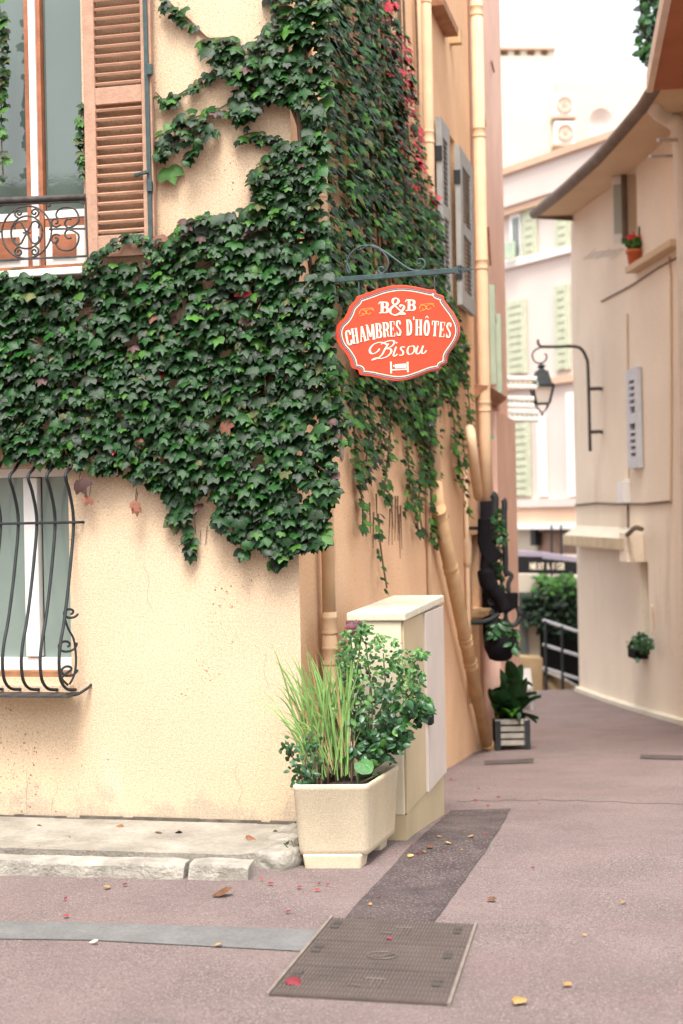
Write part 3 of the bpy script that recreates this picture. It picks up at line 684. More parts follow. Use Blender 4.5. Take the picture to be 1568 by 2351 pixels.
def strand(pts, n, szr, spread, stem=True, off=(.015, .05), pale=.3, root=None, rad=.004):
    P = spline([(x, y, 0) for x, y in pts], 8)
    if stem: MB().tube([onL(p.x, p.y, .012) for p in P], rad, 5).build('stem', 'stem_brown', root or ivy)
    for i in range(n):
        p = P[rn.randrange(len(P))]; put_front(p.x + rn.gauss(0, spread), p.y + rn.gauss(0, spread) + 4, rn.uniform(*szr), .05, off, pale)
strand([(372, -10), (400, 18), (440, 52), (478, 88), (520, 90)], 34, (.036, .062), 6, rad=.007)
strand([(357, 212), (378, 230), (402, 222), (438, 200), (470, 178), (500, 150), (520, 120)], 44, (.032, .055), 6)
strand([(352, 352), (368, 318), (392, 292), (430, 275), (470, 262), (510, 246), (545, 222), (585, 200)], 38, (.036, .06), 8)
fill([(356, 300), (400, 268), (450, 252), (510, 262), (512, 300), (470, 325), (450, 372), (400, 385), (362, 365)], 62, (.038, .068))
put_front(386, 385, .11, 0, (.03, .05), 1)
strand([(560, 310), (590, 304), (620, 318), (650, 335)], 30, (.035, .06), 8)
strand([(196, 606), (215, 588), (240, 568), (268, 548), (300, 540), (325, 536), (342, 560), (352, 590)], 70, (.03, .05), 6, off=(.09, .12))
strand([(420, 1125), (425, 1165), (440, 1185)], 20, (.06, .09), 12); strand([(428, 1200), (436, 1235), (440, 1262)], 11, (.05, .065), 6, pale=.8)
strand([(390, 1130), (405, 1170), (415, 1190)], 10, (.06, .1), 8); put_front(558, 1262, .075, 0, (.02, .04), .6); put_front(562, 1268, .06)
strand([(640, 1240), (645, 1265), (632, 1285)], 12, (.06, .09), 9)
strand([(-6, -20), (4, 60), (8, 140), (3, 220), (4, 330), (8, 420)], 75, (.04, .06), 5, off=(-.02, .05), pale=.9)
strand([(188, 235), (186, 270), (182, 310), (186, 350), (190, 400)], 30, (.035, .05), 4, off=(.02, .05), pale=.5)
strand([(750, 820), (765, 880), (775, 940), (790, 1000)], 46, (.035, .055), 9, stem=False, off=(.0, .03))
for (x, y, m_) in ((205, 1150, 'leaf_rust'), (310, 1160, 'leaf_rust'), (312, 1170, 'leaf_rust'), (182, 1110, 'leaf_plum'), (168, 1018, 'leaf_red'), (318, 1018, 'leaf_rust')):
    L_.append((leaf_mtx(onL(x, y - 8, .09), (0, -1, 0), .055 if m_ != 'leaf_plum' else .10, rn.uniform(-.5, .5), .3, rn), .5, m_))
    MB().tube([onL(x, y - 8, .09), onL(x + 4, y - 40, .03)], .0025, 4).build('stem', 'stem_brown', ivy)
foliage(ivy, L_, IVY, 300, 'leaf', 'foliage', LEAFM, True)
# corner trunk and bare vines
for pts, r_ in (([(700, 500), (697, 400), (694, 330), (688, 250), (690, 160), (685, 60), (690, -40)], .022), ([(708, 480), (703, 400), (700, 320), (699, 230), (702, 120), (700, -40)], .014), ([(700, 330), (660, 230), (600, 190), (540, 160)], .010), ([(640, 330), (600, 500), (460, 620), (200, 700), (-40, 720)], .012), ([(690, 500), (640, 800), (560, 1000), (430, 1110)], .012), ([(700, 520), (735, 800), (742, 1100), (740, 1240)], .012)):
    MB().tube([onL(p.x, p.y, .02) for p in spline([(x, y, 0) for x, y in pts], 6)], r_, 6).build('stem', 'stem_brown', ivy, smooth=True)
for k in range(34):   # woody runners crossing the mass
    x, y = rn.uniform(20, 740), rn.uniform(640, 1120); dx, dy = rn.uniform(-150, 150), rn.uniform(-40, 130)
    pts = [(x + dx * t, y + dy * t + 14 * math.sin(t * 7 + k), 0) for t in (0, .25, .5, .75, 1)]
    MB().tube([onL(p.x, p.y, .075 + .02 * math.sin(i)) for i, p in enumerate(spline(pts, 4)) if inpoly(p.x, p.y, main)] or [onL(x, y, .05), onL(x + 5, y, .05)], .0035, 5).build('stem', 'stem_brown', ivy)
for k in range(16):
    x = rn.uniform(380, 720); y = rn.uniform(1100, 1230); MB().tube([onL(x, y, .01), onL(x + rn.uniform(-8, 8), y + rn.uniform(20, 55), .008)], .0015, 4).build('rootlet', 'stem_brown', ivy)

# ---- alley wall ivy
ivy2 = thing('ivy', onA(880, 700), 'glossy ivy curtain with red tips hanging down the orange alley wall', 'ivy')
L_ = []; rn = random.Random(23)
Apoly = [(742, -60), (905, -60), (912, 40), (938, 90), (952, 190), (966, 300), (982, 400), (1006, 455), (1014, 540), (1026, 640), (1052, 720), (1072, 790), (1066, 860), (1030, 900), (1000, 930), (1000, 1020), (960, 980), (930, 930), (880, 910), (830, 860), (800, 800), (770, 700), (752, 640), (748, 300)]
gaps = [[(848, 505), (872, 505), (905, 640), (890, 660)], [(752, 660), (775, 660), (800, 820), (790, 860), (765, 760)], [(812, 505), (835, 520), (840, 545), (818, 530)]]
def put_side(x, y, sz, offr=(.03, .13), red=0.0, bright=0.0):
    off = rn.uniform(*offr); p = onA(x, y, off)
    ws = {'leaf_deep': 2.0, 'leaf_mid': 3.0, 'leaf_dusk': 1.2, 'leaf_bright': 1.5 + bright, 'leaf_olive': .5, 'leaf_plum': .08 + red * 1.2, 'leaf_red': .006 + red * 3.4, 'leaf_rust': .012 + red * .8}
    nn = Vector((1, -.25, 0)) + Vector((0, rn.gauss(0, .25), 0))
    L_.append((leaf_mtx(p, nn, sz, rn.gauss(0, .26), rn.uniform(.35, 1.05), rn), sz * (1 + off) / max(3, (p - CAM).length) * 8, pick(rn, ws)))
ca = [onA(x, y, .05) for x, y in Apoly]; ya, yb = min(p.y for p in ca), max(p.y for p in ca); zA, zB = min(p.z for p in ca), max(p.z for p in ca)
Ppoly = [(p.y, p.z) for p in ca]; Gp = [[(onA(x, y, .05).y, onA(x, y, .05).z) for x, y in h] for h in gaps]
def px_of(v):
    d = v - CAM; D = d.dot(Fw); return CX + FPX * d.dot(RI) / D, CY - FPX * d.dot(UI) / D
cnt = 0
while cnt < 9000:
    Y, Z = rn.uniform(ya, yb), rn.uniform(zA, zB)
    if not inpoly(Y, Z, Ppoly): continue
    cnt += 1
    x, y = px_of(Vector((.05, Y, Z)))
    if any(inpoly(Y, Z, h) for h in Gp): continue
    v = math.sin(Y * 7.3 + 1.1) * math.sin(Z * 1.9 + Y) + .5 * math.sin(Y * 17 + Z * 2.3)
    if v > .58 and rn.random() < .8: continue
    # red fringe near the far upper border
    bx = next((Apoly[i][0] + (Apoly[i + 1][0] - Apoly[i][0]) * (y - Apoly[i][1]) / max(1e-3, Apoly[i + 1][1] - Apoly[i][1]) for i in range(1, 9) if Apoly[i][1] <= y <= Apoly[i + 1][1]), 2000)
    rd = 1.6 if (bx - x) < 30 and y < 480 else (.25 if (bx - x) < 60 and y < 480 else 0)
    if rd > 1 and rn.random() < .45: continue
    put_side(x, y, .030 + .05 * rn.random() ** 1.5, red=rd)
hang = [([(806, 880), (812, 980), (822, 1080), (832, 1160), (833, 1230)], 75, 5), ([(840, 880), (850, 960), (845, 1020), (832, 1120)], 80, 9), ([(880, 900), (876, 980), (862, 1050), (838, 1110)], 60, 7),
        ([(900, 900), (895, 990), (890, 1060), (882, 1130), (895, 1160)], 70, 10), ([(930, 960), (935, 1040), (940, 1110), (930, 1180)], 60, 9), ([(985, 930), (992, 1020), (998, 1100), (1000, 1180), (995, 1250)], 150, 12),
        ([(960, 960), (965, 1060), (962, 1150), (970, 1230)], 60, 6), ([(1030, 880), (1040, 960), (1050, 1050), (1058, 1120)], 90, 6), ([(1060, 800), (1072, 880), (1080, 960), (1088, 1040)], 110, 6),
        ([(1040, 880), (1052, 960), (1066, 1040), (1072, 1140), (1076, 1190)], 60, 4), ([(868, 1180), (872, 1240), (880, 1300), (888, 1350)], 16, 3), ([(775, 840), (785, 900), (790, 960), (800, 1000)], 40, 8),
        ([(945, 1100), (955, 1180), (965, 1240)], 30, 4), ([(830, 840), (820, 920), (838, 990)], 60, 10), ([(915, 940), (960, 1000), (985, 1060), (990, 1120)], 120, 12)]
for pts, n, spd in hang:
    P = spline([(x, y, 0) for x, y in pts], 8)
    MB().tube([onA(p.x, p.y, .03) for p in P], .006, 5).build('stem', 'stem_brown', ivy2)
    for i in range(n):
        t = rn.random() ** 1.25; p = P[int(t * (len(P) - 1))]; put_side(p.x + rn.gauss(0, spd * (1 - .5 * t)), p.y + rn.gauss(0, 8), rn.uniform(.035, .07), (.02, .09), bright=.25)
for k in range(14):
    x = rn.uniform(830, 920); y = rn.uniform(1130, 1200); MB().tube([onA(x, y, .02), onA(x + rn.uniform(-4, 4), y + rn.uniform(40, 110), .015)], [.006, .002], 4).build('rootlet', 'stem_brown', ivy2)
for k in range(10):
    x = rn.uniform(780, 960); MB().tube([onA(x, 0, .03), onA(x + 12, 400, .03), onA(x + 25, 800, .03)], .009, 5).build('stem', 'stem_brown', ivy2)
foliage(ivy2, L_, IVY, 300, 'leaf', 'foliage', LEAFM, True)

# ================================================================== HANGING SIGN
ANG = R(-10.5); us = Vector((math.cos(ANG), math.sin(ANG), 0)); ns = Vector((us.y, -us.x, 0))
if ns.dot(CAM) < 0: ns = -ns
rootp = atD(772, 640, 7.40)
Cs = lambda x, y: ((1100 + x / 2.4123) / 1.5306, (850 + y / 2.4123) / 1.5306)
def onS(x, y, off=0.0): a = Cs(x, y); return on_plane(a[0], a[1], rootp + ns * off, ns)
brk = thing('sign_bracket', rootp, 'dark green wrought iron arm with scrolls and arrow tip holding the red sign', 'sign bracket')
tip0 = onS(1225, 240); tip1 = onS(1370, 232)
b = MB(); a0, a1 = onS(120, 328), onS(1215, 242); dd = (a1 - a0).normalized(); uu = ns.cross(dd).normalized()
b.obox((a0 + a1) / 2, (a1 - a0) / 2, ns * .009, uu * .0125); bevel(b.build('arm', 'iron_green', brk), .002)
b = MB(); b.obox(tip0, dd * .008, ns * .014, uu * .017); b.build('collar', 'iron_green', brk)
b = MB(); b.prism([onS(1262, 206, -.006), onS(1275, 234, -.006), onS(1262, 268, -.006), onS(1300, 246, -.006), onS(1370, 232, -.006), onS(1300, 222, -.006)], ns * .012); b.build('arrow_tip', 'iron_green', brk)
b = MB(); b.tube([onS(1215, 240), onS(1300, 236)], .006, 6); b.build('arrow_shaft', 'iron_green', brk)
sc_l = [[(312, 278), (285, 225), (290, 160), (320, 100), (380, 50), (450, 32), (520, 45), (590, 85), (630, 140), (638, 195), (615, 245), (580, 268), (555, 248), (560, 220), (590, 215), (602, 232)],
        [(270, 160), (295, 200), (320, 270)], [(395, 75), (450, 40), (510, 32), (560, 55), (640, 105), (720, 165), (790, 215), (850, 242), (910, 240), (945, 205), (945, 165), (915, 145), (885, 160), (885, 185), (905, 190)]]
for ln in sc_l: MB().tube(spline([onS(x, y) for x, y in ln], 5), .0052, 6).build('scroll', 'iron_green', brk, smooth=True)
b = MB(); wp = onA(758, 645, .0); b.box((.0, -.01, a0.z - .09), (.012, .05, a0.z + .09)); b.build('wall_plate', 'iron_green', brk)
b = MB(); b.tube([Vector((.0, .02, a0.z)), a0], .012, 6); b.build('wall_stub', 'iron_green', brk)

OUT = [(690, 375), (780, 371), (880, 384), (1000, 410), (1040, 408), (1052, 440), (1110, 460), (1117, 495), (1150, 540), (1200, 610), (1240, 690), (1250, 760), (1232, 832), (1190, 900), (1146, 965), (1135, 1030), (1090, 1056), (1078, 1085), (1000, 1102), (900, 1140), (800, 1172), (710, 1181), (600, 1165), (500, 1143), (412, 1130), (396, 1090), (342, 1070), (325, 1010), (290, 950), (240, 890), (211, 822), (205, 760), (225, 700), (270, 655), (300, 610), (325, 548), (370, 500), (384, 470), (420, 456), (500, 428), (590, 396)]
OUTs = []
P_ = [Vector((x, y, 0)) for x, y in OUT]
for i in range(len(P_)):
    a, b_, c, d = P_[i - 1], P_[i], P_[(i + 1) % len(P_)], P_[(i + 2) % len(P_)]
    for k in range(3):
        t = k / 3; q = .5 * ((2 * b_) + (c - a) * t + (2 * a - 5 * b_ + 4 * c - d) * t * t + (3 * b_ - a - 3 * c + d) * t ** 3); OUTs.append((q.x, q.y))
def inset(poly, d):
    n = len(poly); o = []
    for i in range(n):
        a, b_ = poly[i - 2], poly[(i + 2) % n]; t = Vector((b_[0] - a[0], b_[1] - a[1])).normalized(); o.append((poly[i][0] - t.y * d, poly[i][1] + t.x * d))
    return o
sgn = thing('hanging_sign', onS(727, 776), 'scalloped red oval guesthouse sign with cream lettering', 'sign')
bd = MB(); bd.prism([onS(x, y, -.012) for x, y in OUTs], ns * .024); bevel(bd.build('board', 'sign_red', sgn), .003)
def ring(o_, d0, d1, off, m, nm):
    a, b_ = inset(OUTs, d0), inset(OUTs, d1); q = MB(); n = len(a)
    for i in range(n):
        j = (i + 1) % n; q.quad(onS(*a[i], off), onS(*a[j], off), onS(*b_[j], off), onS(*b_[i], off))
    return q.build(nm, m, sgn)
ring(OUTs, 15, 36, .0127, 'sign_brown', 'border'); ring(OUTs, 36, 43, .0129, 'sign_cream', 'border_line'); ring(OUTs, 22, 27, .0131, 'awning_mauve', 'border_line')
for (x0, y0, x1, y1) in ((388, 295, 388, 478), (1030, 258, 1030, 425)):
    MB().tube([onS(x0, y0), onS(x1, y1)], .004, 6).build('hanger', 'iron_green', sgn)
layer = [0]
def ribbon(mb, pts, wfun, off):
    pts = [Vector((p[0], p[1], 0)) for p in pts]; n = len(pts); layer[0] = (layer[0] + 1) % 12; off = off + layer[0] * .00006
    l, r = [], []
    for i in range(n):
        t = (pts[min(i + 1, n - 1)] - pts[max(0, i - 1)]); t = t.normalized() if t.length else Vector((1, 0, 0)); nn = Vector((-t.y, t.x, 0)); ww = wfun(t, i / (n - 1)) / 2
        l.append(pts[i] + nn * ww); r.append(pts[i] - nn * ww)
    for i in range(n - 1): mb.quad(onS(l[i].x, l[i].y, off), onS(l[i + 1].x, l[i + 1].y, off), onS(r[i + 1].x, r[i + 1].y, off), onS(r[i].x, r[i].y, off))
def arc(cx_, cy_, rx, ry, a0, a1, n=14): return [(cx_ + rx * math.cos(R(a0 + (a1 - a0) * i / n)), cy_ - ry * math.sin(R(a0 + (a1 - a0) * i / n))) for i in range(n + 1)]
# condensed slab-serif capitals on a unit cell x 0..1, y 0 (top)..1 (bottom): strokes (points, width in cell-width units)
TW, TN, SF = .30, .10, .09
def V(x): return ([(x, .03), (x, .97)], TW)
def S(x0, x1, y): return ([(x0, y), (x1, y)], SF * 1.1)
GL = {'C': [([(.86, .32)] + arc(.52, .30, .34, .26, 20, 180, 10) + [(.18, .5)] + arc(.52, .70, .34, .26, 180, 340, 10) + [(.86, .66)], 'c'), ([(.88, .06), (.88, .34)], .10)],
      'H': [V(.22), V(.78), S(.02, .44, .04), S(.56, .98, .04), S(.02, .44, .96), S(.56, .98, .96), ([(.22, .5), (.78, .5)], .11)],
      'A': [([(.46, .03), (.16, .96)], .13), ([(.52, .03), (.80, .96)], .30), S(0, .34, .96), S(.58, 1, .96), ([(.28, .66), (.72, .66)], .09)],
      'M': [([(.14, .04), (.14, .96)], .12), V(.86), ([(.18, .04), (.48, .80)], .20), ([(.80, .04), (.50, .80)], .10), S(0, .24, .04), S(.74, 1, .04), S(0, .28, .96), S(.68, 1, .96)],
      'B': [V(.24), S(.02, .5, .04), S(.02, .5, .96), ([(.3, .05)] + arc(.52, .27, .30, .215, 90, -90, 10) + [(.3, .49)], 'c'), ([(.3, .5)] + arc(.54, .73, .34, .225, 90, -90, 10) + [(.3, .955)], 'c')],
      'R': [V(.24), S(.02, .46, .04), S(.02, .48, .96), ([(.3, .05)] + arc(.54, .28, .30, .225, 90, -90, 10) + [(.3, .51)], 'c'), ([(.5, .51), (.72, .58), (.76, .90), (.96, .94)], .2)],
      'E': [V(.24), S(.02, .9, .04), S(.02, .92, .96), ([(.88, .04), (.88, .26)], .11), ([(.90, .76), (.90, .96)], .11), ([(.3, .5), (.66, .5)], .09), ([(.66, .38), (.66, .62)], .09)],
      'S': [([(.80, .26)] + arc(.5, .26, .32, .22, 20, 200, 9) + [(.5, .50), (.80, .66)] + arc(.5, .74, .32, .22, -10, -165, 9), 'c'), ([(.84, .04), (.84, .30)], .09), ([(.16, .70), (.16, .96)], .09)],
      'D': [V(.24), S(.02, .5, .04), S(.02, .5, .96), ([(.3, .05)] + arc(.46, .5, .36, .45, 90, -90, 14) + [(.3, .95)], 'c')],
      'O': [(arc(.5, .5, .33, .46, 90, 450, 22), 'c')], 'T': [V(.5), S(.26, .74, .96), ([(.02, .05), (.98, .05)], .10), ([(.06, .05), (.06, .30)], .12), ([(.94, .05), (.94, .30)], .12)],
      "'": [([(.5, 0), (.42, 1)], .6)], '^': [([(.1, .9), (.5, .2)], .16), ([(.5, .2), (.9, .9)], .16)]}
def glyph(mb, ch, bot, top, wd, off, sh=(0, 0)):
    up_ = Vector((top[0] - bot[0], top[1] - bot[1])); h = up_.length; e = Vector((-up_.y, up_.x)) / h; e = e if e.x > 0 else -e
    for (pts, ww) in GL[ch]:
        q = [(bot[0] + up_.x * (1 - y) + e.x * (x - .5) * wd + sh[0], bot[1] + up_.y * (1 - y) + e.y * (x - .5) * wd + sh[1]) for x, y in pts]
        if len(q) > 6: q = [(v.x, v.y) for v in spline([(a, b_, 0) for a, b_ in q], 2)]
        if ww == 'c': f = lambda t, s: wd * (.09 + .23 * abs(t.x * up_.x + t.y * up_.y) / h)
        else: f = lambda t, s, ww=ww: wd * ww
        ribbon(mb, q, f, off)
WORD = [('C', (315, 878), (290, 747), 52), ('H', (365, 864), (346, 730), 56), ('A', (428, 846), (410, 712), 60), ('M', (493, 832), (479, 698), 70), ('B', (560, 818), (551, 686), 54), ('R', (622, 810), (613, 678), 56), ('E', (676, 805), (669, 670), 46), ('S', (728, 799), (722, 663), 44),
        ('D', (816, 795), (813, 655), 52), ("'", (855, 662), (853, 634), 16), ('H', (896, 795), (896, 655), 60), ('O', (962, 798), (965, 660), 52), ('^', (966, 650), (967, 622), 34), ('T', (1030, 802), (1038, 666), 58), ('E', (1090, 809), (1099, 676), 48), ('S', (1144, 816), (1155, 681), 44)]
for ch, bo, to, wd in WORD:
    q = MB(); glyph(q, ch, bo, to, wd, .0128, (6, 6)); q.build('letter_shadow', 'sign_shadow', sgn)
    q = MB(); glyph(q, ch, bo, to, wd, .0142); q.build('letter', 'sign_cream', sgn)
for ch, bo, to, wd in (('B', (606, 604), (606, 506), 78), ('B', (832, 584), (834, 488), 74)):
    q = MB(); glyph(q, ch, bo, to, wd, .0142)
    ribbon(q, [(bo[0] - 50, to[1] + 22), (bo[0] - 40, to[1] + 4), (bo[0] - 20, to[1] + 4)], lambda t, s: 8, .0142); ribbon(q, [(bo[0] - 46, bo[1] - 2), (bo[0] - 20, bo[1] - 4)], lambda t, s: 8, .0142)
    q.build('letter', 'sign_cream', sgn)
def pen(t, s, a=.9, lo=5, hi=15): return lo + (hi - lo) * abs(t.x * math.sin(a) + t.y * math.cos(a)) ** 1.5
def script(lines, nm='letter', m='sign_cream', lo=5, hi=15, a=.25):
    q = MB()
    for ln in lines: ribbon(q, [(v.x, v.y) for v in spline([(x, y, 0) for x, y in ln], 6)], lambda t, s: pen(t, s, a, lo, hi), .0142)
    q.build(nm, m, sgn)
script([[(785, 612), (745, 585), (700, 545), (675, 512), (682, 485), (708, 478), (725, 495), (715, 520), (680, 545), (655, 575), (660, 605), (695, 620), (735, 605), (765, 570), (770, 545), (748, 535), (735, 550)], [(735, 612), (785, 612)]], lo=8, hi=20, a=-.3)
script([[(630, 872), (585, 852), (525, 862), (486, 900), (484, 935), (510, 948), (545, 930), (565, 905)], [(640, 862), (612, 905), (585, 955), (548, 985), (498, 1004)],
        [(575, 868), (630, 842), (678, 838), (688, 858), (660, 888), (610, 906)], [(610, 906), (655, 908), (662, 935), (630, 970), (575, 988), (530, 984), (496, 1002)]], lo=6, hi=18)
script([[(705, 888), (690, 930), (682, 960), (696, 968), (716, 950)], [(706, 852), (712, 858)]])
script([[(778, 892), (752, 890), (744, 908), (764, 932), (758, 958), (728, 960)]]); script([[(842, 882), (812, 890), (800, 925), (812, 952), (842, 945), (860, 915), (856, 886), (842, 882)]])
script([[(890, 882), (878, 915), (876, 942), (894, 948), (916, 922), (934, 880)], [(934, 880), (922, 918), (922, 940), (940, 945), (962, 920)]])
for cx_, cy_, s_ in ((455, 592, 1), (965, 552, -1)):
    script([[(cx_ - 62, cy_ + 18), (cx_ - 55, cy_ - 8), (cx_ - 25, cy_ - 15), (cx_ - 5, cy_ + 5), (cx_ - 20, cy_ + 22), (cx_ - 40, cy_ + 14)], [(cx_ + 62, cy_ - 5), (cx_ + 45, cy_ - 22), (cx_ + 10, cy_ - 18), (cx_ - 5, cy_ + 5), (cx_ + 15, cy_ + 22), (cx_ + 38, cy_ + 6)], [(cx_ - 55, cy_ - 20), (cx_ - 10, cy_ - 26), (cx_ + 20, cy_ - 32), (cx_ + 60, cy_ - 28)], [(cx_ - 60, cy_ + 34), (cx_ - 20, cy_ + 28)]], 'flourish', 'sign_gold', 3, 6)
q = MB()
for ln, wd in (([(660, 1015), (663, 1114)], 14), ([(801, 1018), (804, 1104)], 14), ([(668, 1086), (800, 1078)], 10), ([(694, 1055), (790, 1048)], 34), ([(652, 1020), (668, 1019)], 8), ([(793, 1022), (810, 1021)], 8)): ribbon(q, ln, lambda t, s, wd=wd: wd, .0142)
ribbon(q, [(680, 1052), (688, 1051)], lambda t, s: 16, .0150); q.build('bed_symbol', 'sign_cream', sgn)

# ================================================================== CABINET
nb = onZ(936, 1930, 0); nb = Vector((nb.x, nb.y, 0))
cabX1, cabY0 = nb.x, nb.y; wdt = .275; cabX0 = cabX1 - wdt; cabY1 = cabY0 + 1.22
cab = thing('utility_cabinet', (cabX0 + wdt / 2, cabY0 + .6, 0), 'tall beige utility cabinet with sloping lid against the alley wall', 'utility cabinet')
zt_ = 1.10
b = MB(); b.box((cabX0 + .004, cabY0 + .004, -.25), (cabX1 - .006, cabY1 - .004, .125)); b.build('plinth', 'cabinet_side_shaded', cab)
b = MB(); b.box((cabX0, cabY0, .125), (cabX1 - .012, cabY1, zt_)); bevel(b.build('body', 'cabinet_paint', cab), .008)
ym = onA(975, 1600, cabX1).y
b = MB(); b.box((cabX1 - .012, cabY0 + .012, .13), (cabX1, ym - .006, zt_ - .004)); bevel(b.build('door', 'cabinet_side_shaded', cab), .003)
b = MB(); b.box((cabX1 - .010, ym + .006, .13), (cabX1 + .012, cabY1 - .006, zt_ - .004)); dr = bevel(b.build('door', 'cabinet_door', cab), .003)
hp = onA(986, 1640, cabX1 + .02); b = MB(); b.box((cabX1 + .012, hp.y - .035, hp.z - .055), (cabX1 + .04, hp.y + .035, hp.z + .065)); bevel(b.build('handle', 'hole_black', dr), .008)
b = MB(); b.box((cabX1 - .013, ym - .006, .13), (cabX1 - .011, ym + .006, zt_)); b.build('door_gap', 'hole_black', cab)
e = .014
b = MB(); b.hexa([(cabX0 - e, cabY0 - e, zt_ - .002), (cabX1 + e, cabY0 - e, zt_ - .002), (cabX1 + e, cabY1 + e, zt_ + .012), (cabX0 - e, cabY1 + e, zt_ + .012),
        (cabX0 - e, cabY0 - e, zt_ + .042), (cabX1 + e, cabY0 - e, zt_ + .042), (cabX1 + e, cabY1 + e, zt_ + .056), (cabX0 - e, cabY1 + e, zt_ + .056)]); bevel(b.build('lid', 'lid_concrete', cab), .009, 3)

# ================================================================== PLANTER
HP = .39
fl, frp, brp = onZ(668, 1803, HP), onZ(845, 1802, HP), onZ(918, 1755, HP)
blp = fl + (brp - frp) + Vector((-.02, .0, 0))
def rounded(poly, r, n=5):
    o = []; m = len(poly)
    for i in range(m):
        p = Vector(poly[i]); a = (Vector(poly[i - 1]) - p).normalized(); c = (Vector(poly[(i + 1) % m]) - p).normalized()
        for k in range(n + 1):
            t = k / n; o.append((p + a * r * (1 - t) ** 2 + c * r * t ** 2))
    return o
pc_ = (fl + frp + brp + blp) / 4
def ringz(sc_, z, r=.034): return rounded([Vector((pc_.x + (p.x - pc_.x) * sc_, pc_.y + (p.y - pc_.y) * sc_, z)) for p in (fl, frp, brp, blp)], r * sc_)
pl = thing('concrete_planter', (pc_.x, pc_.y, 0), 'pale concrete planter trough with rounded corners at the house corner', 'planter')
rings = [ringz(.86, .055, .04), ringz(.90, .062, .05), ringz(.915, .085, .05), ringz(.985, HP - .03), ringz(1.0, HP - .022), ringz(1.0, HP - .006), ringz(.985, HP), ringz(.93, HP), ringz(.915, HP - .008), ringz(.90, HP - .09)]
b = MB(); n = len(rings[0])
b.v = [tuple(p) for r_ in rings for p in r_]
for i in range(len(rings) - 1):
    for k in range(n): b.f.append((i * n + k, i * n + (k + 1) % n, (i + 1) * n + (k + 1) % n, (i + 1) * n + k)); b.mi.append(0)
b.f.append(tuple(range(n - 1, -1, -1))); b.mi.append(0); b.build('body', 'planter_concrete', pl, smooth=True)
# soil heaped inside
sr = ringz(.905, HP - .05); b = MB(); b.v = [tuple(p) for p in sr] + [(pc_.x, pc_.y, HP - .02)]
b.f = [(k, (k + 1) % n, n) for k in range(n)]; b.mi = [0] * n; b.build('soil', 'soil', pl)
ax_ = (frp - fl).normalized(); ay_ = (brp - frp).normalized(); Wd = (frp - fl).length
for t in (.14, .80):
    c = fl.lerp(blp, t).lerp(frp.lerp(brp, t), .5); hw = Wd * .39; b = MB()
    q0 = [c + ax_ * s1_ * hw * k_ + ay_ * s2_ * .055 for s1_, s2_, k_ in ((-1, -1, .92), (1, -1, .92), (1, 1, .92), (-1, 1, .92))]
    q1 = [c + ax_ * s1_ * hw + ay_ * s2_ * .06 for s1_, s2_ in ((-1, -1), (1, -1), (1, 1), (-1, 1))]
    b.hexa([Vector((p.x, p.y, -.012)) for p in q0] + [Vector((p.x, p.y, .066)) for p in q1]); bevel(b.build('foot', 'planter_concrete', pl), .012, 3)

# ---- plants in the planter
rn = random.Random(31)
gp = thing('lemongrass', onZ(745, 1790, HP - .03), 'tall arching lemongrass clump with pale stalks in concrete planter', 'grass plant')
base_c = onZ(752, 1792, HP - .03); Dp = (base_c - CAM).dot(Fw)
tips = [(622, 1472, .02), (640, 1525, .25), (632, 1590, .1), (700, 1478, 0), (728, 1490, 0), (784, 1500, 0), (826, 1540, 0), (838, 1575, .3), (828, 1612, .3), (655, 1560, .1), (690, 1520, 0), (760, 1540, 0), (745, 1520, 0)]
def blade(x0, y0, tx, ty, D, droop, wd, m):
    p0 = atD(x0, y0, D); p2 = atD(tx, ty, D + rn.uniform(-.12, .10)); mid = p0.lerp(p2, .55) + Up * (.06 + droop * .25) + Rt * (-(tx - x0) / FPX * D * .16)
    b = MB(); n = 8; sd = (Rt + Fw * rn.uniform(-.9, .9)).normalized(); pv = None; fold = Fw * -1 * wd * .35
    for i in range(n + 1):
        t = i / n; p = p0 * (1 - t) ** 2 + mid * 2 * t * (1 - t) + p2 * t * t; ww = wd * (.55 + .6 * t) * (1 if t < .5 else max(.06, 1 - ((t - .5) / .5) ** 1.7)) * .5
        cur = [p - sd * ww, p + fold * .4, p + sd * ww]
        if pv: b.quad(pv[0], pv[1], cur[1], cur[0]); b.quad(pv[1], pv[2], cur[2], cur[1])
        pv = cur
    b.build('blade', m, gp, smooth=True)
for k in range(175):
    sx_ = 700 + rn.random() * 105
    if k < len(tips): tx, ty, dr_ = tips[k]
    else:
        u = rn.gauss(0, .6); tx = sx_ + (sx_ - 765) * .5 + u * 60 - 26; ty = rn.uniform(1495, 1690); dr_ = rn.uniform(0, .35)
    blade(sx_, 1792 - rn.uniform(0, 60), tx, ty, Dp + rn.uniform(-.10, .06), dr_, rn.uniform(.007, .015), 'blade_green' if rn.random() < .9 else 'blade_straw')
for k in range(10):
    blade(700 + rn.random() * 90, 1760, rn.uniform(625, 700), rn.uniform(1600, 1720), Dp, .1, .005, 'blade_straw')
for k in range(46):
    x = 708 + rn.random() * 100; p0 = atD(x, 1800, Dp + rn.uniform(-.10, .08)); p1 = atD(x + (x - 755) * .12 + rn.gauss(0, 4), 1800 - rn.uniform(50, 130), Dp + rn.uniform(-.1, .06))
    MB().tube([p0, p0.lerp(p1, .6), p1], [.0065, .005, .003], 5).build('stalk', 'stalk_mauve', gp, smooth=True)

